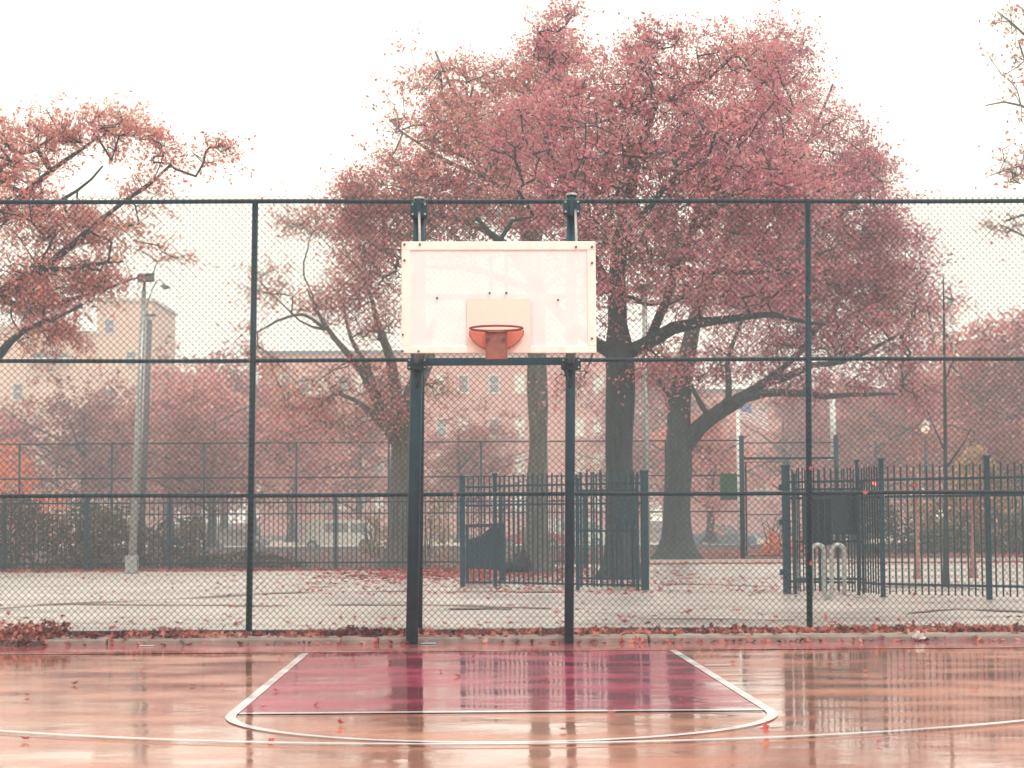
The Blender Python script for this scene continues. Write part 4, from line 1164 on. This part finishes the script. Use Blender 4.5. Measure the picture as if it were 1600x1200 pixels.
# ------------------------------------------------------------------ vehicles
def car(label, x, y, L, Hh, body, van=False, rz=0, group='vehicles on the street'):
    """side-on vehicle about the origin, then moved"""
    r = empty('van' if van else 'parked_car', (0, 0, 0), label, 'van' if van else 'car', group)
    h = L / 2; wd = 0.9
    if van:
        prof = [(-h, .35), (h, .35), (h, .95), (h * .88, 1.1), (h * .62, Hh - .05), (h * .45, Hh), (-h * .97, Hh), (-h, Hh * .9)]
        win = [[(h * .80, 1.12), (h * .60, Hh - .22), (h * .30, Hh - .22), (h * .30, 1.12)], [(h * .24, 1.15), (h * .24, Hh - .22), (-h * .30, Hh - .22), (-h * .30, 1.15)]]
    else:
        prof = [(-h, .32), (h, .32), (h, .66), (h * .93, .80), (h * .50, .92), (h * .22, Hh - .04), (0, Hh), (-h * .32, Hh - .02), (-h * .62, 1.0), (-h * .95, .92), (-h, .8)]
        win = [[(h * .42, .96), (h * .19, Hh - .12), (h * .01, Hh - .08), (h * .01, .96)], [(-h * .03, .96), (-h * .03, Hh - .08), (-h * .30, Hh - .10), (-h * .53, .98)]]
    MB().prism(prof, -wd, wd).build('body', body, r, bevel=.05)
    for wv in win:
        MB().prism(wv, -wd - .012, -wd + .03).build('window', M['glass'], r)
        MB().prism(wv, wd - .03, wd + .012).build('window', M['glass'], r)
    for sx in (-1, 1):
        for sy in (-1, 1):
            c_ = Vector((sx * h * .62, sy * (wd - .08), .33))
            t_ = MB().tube([c_ + Vector((0, -.11, 0)), c_ + Vector((0, .11, 0))], .33, 18).build('wheel', M['tyre'], r)
            MB().tube([c_ + Vector((0, -.12, 0)), c_ + Vector((0, .12, 0))], .19, 12).build('rim', M['galv'], t_)
    for sy in (-.65, .65):
        MB().box((h - .02, sy, .72 if not van else .8), (.08, .28, .14)).build('headlight', M['white'], r, bevel=.02)
        MB().box((-h + .02, sy, .82), (.08, .22, .16)).build('tail_light', M['car_red'], r, bevel=.02)
    r.location = (float(x), float(y), -0.505); r.rotation_euler = (0, 0, rz)
    return r
def pxx(px, D_): return float(at(px, 840, D_)[0])
car('silver sedan seen between floodlight pole and tall left post', pxx(272, 134), 134, 4.0, 1.40, M['car_silver'], rz=math.pi)
car('pale sedan crossing behind the tall left fence post', pxx(370, 128), 128, 4.2, 1.45, M['car_silver'])
car('white van behind the picket fence, nearest the pale oak', pxx(530, 128), 128, 5.4, 1.95, M['car_white'], True)
car('dull red car hidden behind the grey trunk', pxx(830, 128), 128, 4.4, 1.45, M['car_red'], rz=math.pi)
car('white van behind the right backboard post', pxx(895, 134), 134, 5.0, 1.9, M['car_white'], True)
car('silver car nose past the left edge', pxx(-10, 128), 128, 4.4, 1.45, M['car_silver'])
car('dark blue grey car behind the distant gate', pxx(1130, 124), 124, 4.0, 1.5, M['car_grey'])
car('white car behind the hedge at the right edge', pxx(1570, 128), 128, 4.4, 1.45, M['car_white'], rz=math.pi)
car('pale sedan passing between the distant gate and dark oak', pxx(1020, 134), 134, 4.4, 1.42, M['car_silver'])

# ------------------------------------------------------------------ buildings
def building(label, boxes, bm, D_, wins, arches=(), depth=14, cornice=True):
    """boxes: (x0, x1, top y) in view order; wins: (x, y, w, h, kind)"""
    b_ = empty('brick_building', (float(at((boxes[0][0] + boxes[-1][1]) / 2, 800, D_)[0]), D_, 0.06), label, 'building')
    for k, (x0, x1, ty) in enumerate(boxes):
        a, z = float(at(x0, 700, D_)[0]), float(at(x1, 700, D_)[0]); t = float(at((x0 + x1) / 2, ty, D_)[2])
        dy = 0.02 * k
        MB().box(((a + z) / 2, D_ + depth / 2 - dy, t / 2), (z - a, depth, t)).build('wall', bm, b_)
        if cornice:
            MB().box(((a + z) / 2, D_ + depth / 2 - dy, t + .15), (z - a + .5, depth + .5, .3)).build('cornice', M['stone'] if bm == M['brick_pale_hazed'] else M['slate'], b_)
    for (x, y, w_, h_, kd) in wins:
        c = at(x, y, D_ - .1)
        f = MB()
        for s in (-1, 1):
            f.box((c[0] + s * w_ / 2, D_ - .06, c[2]), (.12, .16, h_))
        f.box((c[0], D_ - .06, c[2] + h_ / 2), (w_ + .24, .2, .18)).box((c[0], D_ - .08, c[2] - h_ / 2), (w_ + .34, .26, .16)).box((c[0], D_ - .06, c[2]), (w_, .12, .08))
        fo_ = f.build('window', M['stone'], b_)
        MB().box((c[0], D_ - .045, c[2]), (w_ - .12, .05, h_ - .1)).build('pane', M['blind'] if kd else M['glass'], fo_)
    return b_
building('pale brick building with a stepped tower, behind the floodlight poles', [(-120, 86, 512), (86, 150, 522), (150, 236, 471)], M['brick_pale_hazed'], 200,
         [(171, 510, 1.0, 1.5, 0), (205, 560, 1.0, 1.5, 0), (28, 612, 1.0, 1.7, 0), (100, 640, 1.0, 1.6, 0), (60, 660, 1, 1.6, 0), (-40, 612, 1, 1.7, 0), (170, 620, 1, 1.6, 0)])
arch = empty('arched_dormer', at(78, 556, 199.5), 'pale arched dormer on the roof line of the pale brick building', 'dormer')
ac = at(78, 562, 199.4)
pts = [(ac[0] + 2.1 * math.cos(t), ac[2] + .9 * math.sin(t)) for t in np.linspace(0, math.pi, 14)]
MB().prism(pts[::-1], 199.2, 199.9).build('arch', M['slate'], arch)
MB().box((ac[0], 199.1, ac[2] + .02), (4.6, .3, .35)).build('band', M['stone'], arch)
W_ = []
for cxp in list(range(447, 640, 29)) + [690, 724, 772, 812, 905, 935, 975]:
    for ry_ in (600, 668, 725, 782):
        W_.append((cxp, ry_, .95, 1.75, (cxp * 7 + ry_) % 5 < 2 or cxp in (812, 905, 935)))
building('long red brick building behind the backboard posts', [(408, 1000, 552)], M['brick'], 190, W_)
W_ = [(x, y, 1.0, 1.7, (x + y) % 3 == 0) for x in (1080, 1130, 1190, 1240, 1330, 1380) for y in (650, 705, 765)]
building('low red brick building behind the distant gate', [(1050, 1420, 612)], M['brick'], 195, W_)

# ------------------------------------------------------------------ fallen leaves
def lobed(seed):
    """one oak leaf outline with curl"""
    rs = random.Random(seed)
    pts = []
    tip = [(0.0, -0.5), (.05, -.3), (.20, -.34), (.12, -.12), (.42, -.10), (.16, .06), (.36, .26), (.10, .24), (.0, .5), (-.10, .24), (-.36, .26), (-.16, .06), (-.42, -.10), (-.12, -.12), (-.20, -.34), (-.05, -.3)]
    cu, cv = rs.uniform(-1.0, 1.5), rs.uniform(-.8, .8)
    for (x, y) in tip:
        x *= rs.uniform(.8, 1.15); y *= rs.uniform(.9, 1.1)
        pts.append((x, y, cu * x * x + cv * y * y + rs.uniform(-.05, .05)))
    return np.array([(0, 0, 0)] + pts)
LT = [lobed(s) for s in range(8)]
def scatter(name, P, size, m, seed, tilt=0.5, label=None, parent=None):
    rs = np.random.RandomState(seed); Vs = []
    for p in P:
        t = LT[rs.randint(8)] * size * rs.uniform(.7, 1.3)
        a, b_, c_ = rs.uniform(0, 6.28), rs.normal() * tilt, rs.normal() * tilt
        Rz = np.array([[math.cos(a), -math.sin(a), 0], [math.sin(a), math.cos(a), 0], [0, 0, 1]])
        Rx = np.array([[1, 0, 0], [0, math.cos(b_), -math.sin(b_)], [0, math.sin(b_), math.cos(b_)]])
        Ry = np.array([[math.cos(c_), 0, math.sin(c_)], [0, 1, 0], [-math.sin(c_), 0, math.cos(c_)]])
        v = t @ (Rz @ Rx @ Ry).T
        v[:, 2] -= v[:, 2].min() * 0.85
        Vs.append(v + p)
    V = np.concatenate(Vs); n = len(P)
    base = np.arange(n)[:, None, None] * 17
    tri = np.array([(0, 1 + i, 1 + (i + 1) % 16) for i in range(16)])[None]
    return big(name, V, (base + tri).reshape(-1, 3), m)
rs = np.random.RandomState(77)
P = []
for _ in range(8500):
    x = rs.uniform(-8.5, 8.5)
    dens = 0.45 + 0.55 * noise.noise(Vector((x * .9, 3.1, 0)))
    if x < -5.0: dens = 1.3
    if rs.rand() > dens + .25: continue
    y = 22.38 + rs.normal() * .14
    h = 0.062 + abs(rs.normal()) * (0.024 if x > -5 else .045) * (0.4 + dens)
    P.append((x, y + .02 * x, h))
for _ in range(900):        # heap at the left and thin drift at the kerb foot
    if rs.rand() < .5: x, y, h = rs.uniform(-6.5, -5.15), rs.uniform(21.75, 22.3), rs.uniform(0, .07)
    else:
        x = rs.uniform(-8.5, 8.5)
        if rs.rand() > .5 + .8 * noise.noise(Vector((x * .8, 8.1, 2))) + (0.25 if x > .8 else 0): continue
        y, h = 21.92 - abs(rs.normal()) * .10, .005
    P.append((x, y, h))
tag(scatter('leaf_litter', P, 0.082, M['litter'], 1, .6), 'drift of curled brown red leaves along the kerb and fence foot', 'leaves', kind='stuff')
P = []
for _ in range(1100):
    x, y = rs.uniform(-14, 14), 22.6 + rs.rand() ** 1.5 * 28
    if noise.noise(Vector((x * .3, y * .3, 5))) < -.05: continue
    P.append((x, y, .082))
for _ in range(700):
    x, y = rs.normal() * 3.2 + 1.5, rs.uniform(34, 43)
    P.append((x, y, .082))
tag(scatter('paving_leaves', P, 0.10, M['litter_red'], 2, .25), 'thin scatter of red leaves over the wet paving behind the fence', 'leaves', kind='stuff')
n = 26000
P = np.stack([rs.uniform(-28, 34, n), 50.6 + rs.rand(n) ** 1.3 * 36, np.full(n, .10)], 1)
keep = (P[:, 0] < 1.0) & (P[:, 1] < 58) | (P[:, 1] > 57.6)
keep &= rs.rand(n) < np.where(P[:, 0] < 1.0, .28, .9)
P = P[keep]
m2 = 5200
m2 = 2600
E_ = np.stack([rs.normal(size=m2) * 1.9 - 1.0, 47.5 + rs.normal(size=m2) * 3.0, np.full(m2, .095)], 1)
E2 = np.stack([rs.uniform(-24, 2, 3000), 51.6 + rs.normal(size=3000) * .5, np.full(3000, .1)], 1)
E3 = np.stack([rs.uniform(3, 26, 2600), 57.2 - np.abs(rs.normal(size=2600)) * .8, np.full(2600, .1)], 1)
P = np.concatenate([P, E_, E2, E3])
V, Q = leaf_quads(P, 0.16, rs, 0, True)
tag(big('bed_leaves', V, Q, M['litter_red']), 'carpet of fallen red leaves on the beds under the oaks', 'leaves', kind='stuff')

# single leaves on the court
def leaf_obj(p, size, m, seed, tilt=.25):
    return None
proto_leaves = []
for s in range(4):
    me = bpy.data.meshes.new('fallen_leaf')
    v = LT[s].copy() * 0.10; v[:, 2] -= v[:, 2].min()
    me.from_pydata([tuple(q) for q in v], [], [(0, 1 + i, 1 + (i + 1) % 16) for i in range(16)])
    me.materials.append(M['litter_red' if s % 2 else 'litter'])
    proto_leaves.append(me)
court_px = [(148, 1036), (348, 1070), (118, 1068), (300, 1070), (42, 1086), (436, 1031), (430, 1079), (412, 1104), (496, 1100), (534, 1131), (40, 1155), (690, 1048), (714, 1056), (740, 1028), (852, 1062), (947, 1023), (955, 1114), (997, 1109), (1144, 1035), (1267, 1014), (1352, 1049), (1407, 1049), (1452, 1034), (1522, 1077), (1243, 1028), (1065, 1095), (1317, 1027), (425, 1157), (610, 1035), (65, 1018), (1560, 1030), (220, 1050), (880, 1140), (1375, 1160)]
for i, (px, py) in enumerate(court_px):
    p = gr(px, py, 0.014)
    o = bpy.data.objects.new('fallen_leaf', proto_leaves[i % 4]); C.objects.link(o)
    o.location = [float(q) for q in p]; o.rotation_euler = (rs.normal() * .2, rs.normal() * .2, rs.uniform(0, 6.3)); s = rs.uniform(.55, 1.0); o.scale = (s, s, s)
    tag(o, 'small curled dark red leaf lying flat on the wet court', 'leaf', 'single leaves on the wet court')
o = bpy.data.objects.new('fallen_leaf', proto_leaves[1]); C.objects.link(o)
o.location = [float(q) for q in gr(1194, 1139, 0.04)]; o.rotation_euler = (1.2, .3, .4); o.scale = (1.1, 1.1, 1.1)
tag(o, 'dark red leaf standing upright beside the right bend of the lane line', 'leaf')
fence_px = [(1267, 464), (1266, 732), (1268, 880), (378, 770), (546, 560), (388, 562), (555, 965), (1352, 770), (711, 772), (30, 773), (1430, 757), (1290, 965), (532, 965), (1405, 968)]
for i, (px, py) in enumerate(fence_px):
    p = at(px, py, 22.34)
    o = bpy.data.objects.new('caught_leaf', proto_leaves[i % 4]); C.objects.link(o)
    o.location = [float(q) for q in p]; o.rotation_euler = (1.3 + rs.normal() * .3, rs.normal() * .5, rs.normal() * .5); s = rs.uniform(.6, 1.0); o.scale = (s, s, s)
    tag(o, 'dry red leaf caught in the wire of the chain link fence', 'leaf', 'leaves caught in the chain link')
# rubbish at the kerb
pp = gr(1425, 997, 0.02)
V_ = MB(); nn = 8
rs2 = random.Random(4)
for j in range(6):
    for i in range(nn):
        r_ = .075 * math.sin(math.pi * (j + .4) / 6) * rs2.uniform(.6, 1.3); a_ = 2 * math.pi * i / nn
        V_.v.append((pp[0] + r_ * math.cos(a_), 21.86 + r_ * math.sin(a_), .005 + .11 * j / 5 * rs2.uniform(.7, 1.1)))
for j in range(5):
    for i in range(nn):
        V_.f.append((j * nn + i, j * nn + (i + 1) % nn, (j + 1) * nn + (i + 1) % nn, (j + 1) * nn + i))
V_.f.append(tuple(range(5 * nn, 6 * nn)))
tag(V_.build('crumpled_paper', M['paper']), 'crumpled white paper among the leaves at the right of the kerb', 'litter')
p = gr(669, 1006, 0.01)
tag(MB().box((p[0], 21.82, .014), (.17, .10, .012), .1).build('plastic_scrap', M['scrap_blue'], bevel=.004), 'flat pale blue plastic scrap by the left backboard post', 'litter')
p = gr(232, 1008, 0.01)
tag(MB().box((p[0], 21.72, .012), (.16, .07, .008), -.1).build('paper_scrap', M['paper'], bevel=.003), 'flat white paper scrap at the left of the kerb', 'litter')

# ------------------------------------------------------------------ haze
me = bpy.data.meshes.new('haze')
hb = MB().box((0, 110, 12.2), (330, 262, 27.6))
me.from_pydata(hb.v, [], hb.f)
hm = bpy.data.materials.new('drizzle_haze'); hm.use_nodes = True
n, l = hm.node_tree.nodes, hm.node_tree.links
n.clear()
out = n.new('ShaderNodeOutputMaterial'); pv = n.new('ShaderNodeVolumePrincipled')
pv.inputs['Color'].default_value = (0.78, 0.86, 1.0, 1)
pv.inputs['Density'].default_value = 0.0022
l.new(pv.outputs[0], out.inputs['Volume'])
me.materials.append(hm)
hz = bpy.data.objects.new('haze', me); C.objects.link(hz)
tag(hz, kind='stuff')
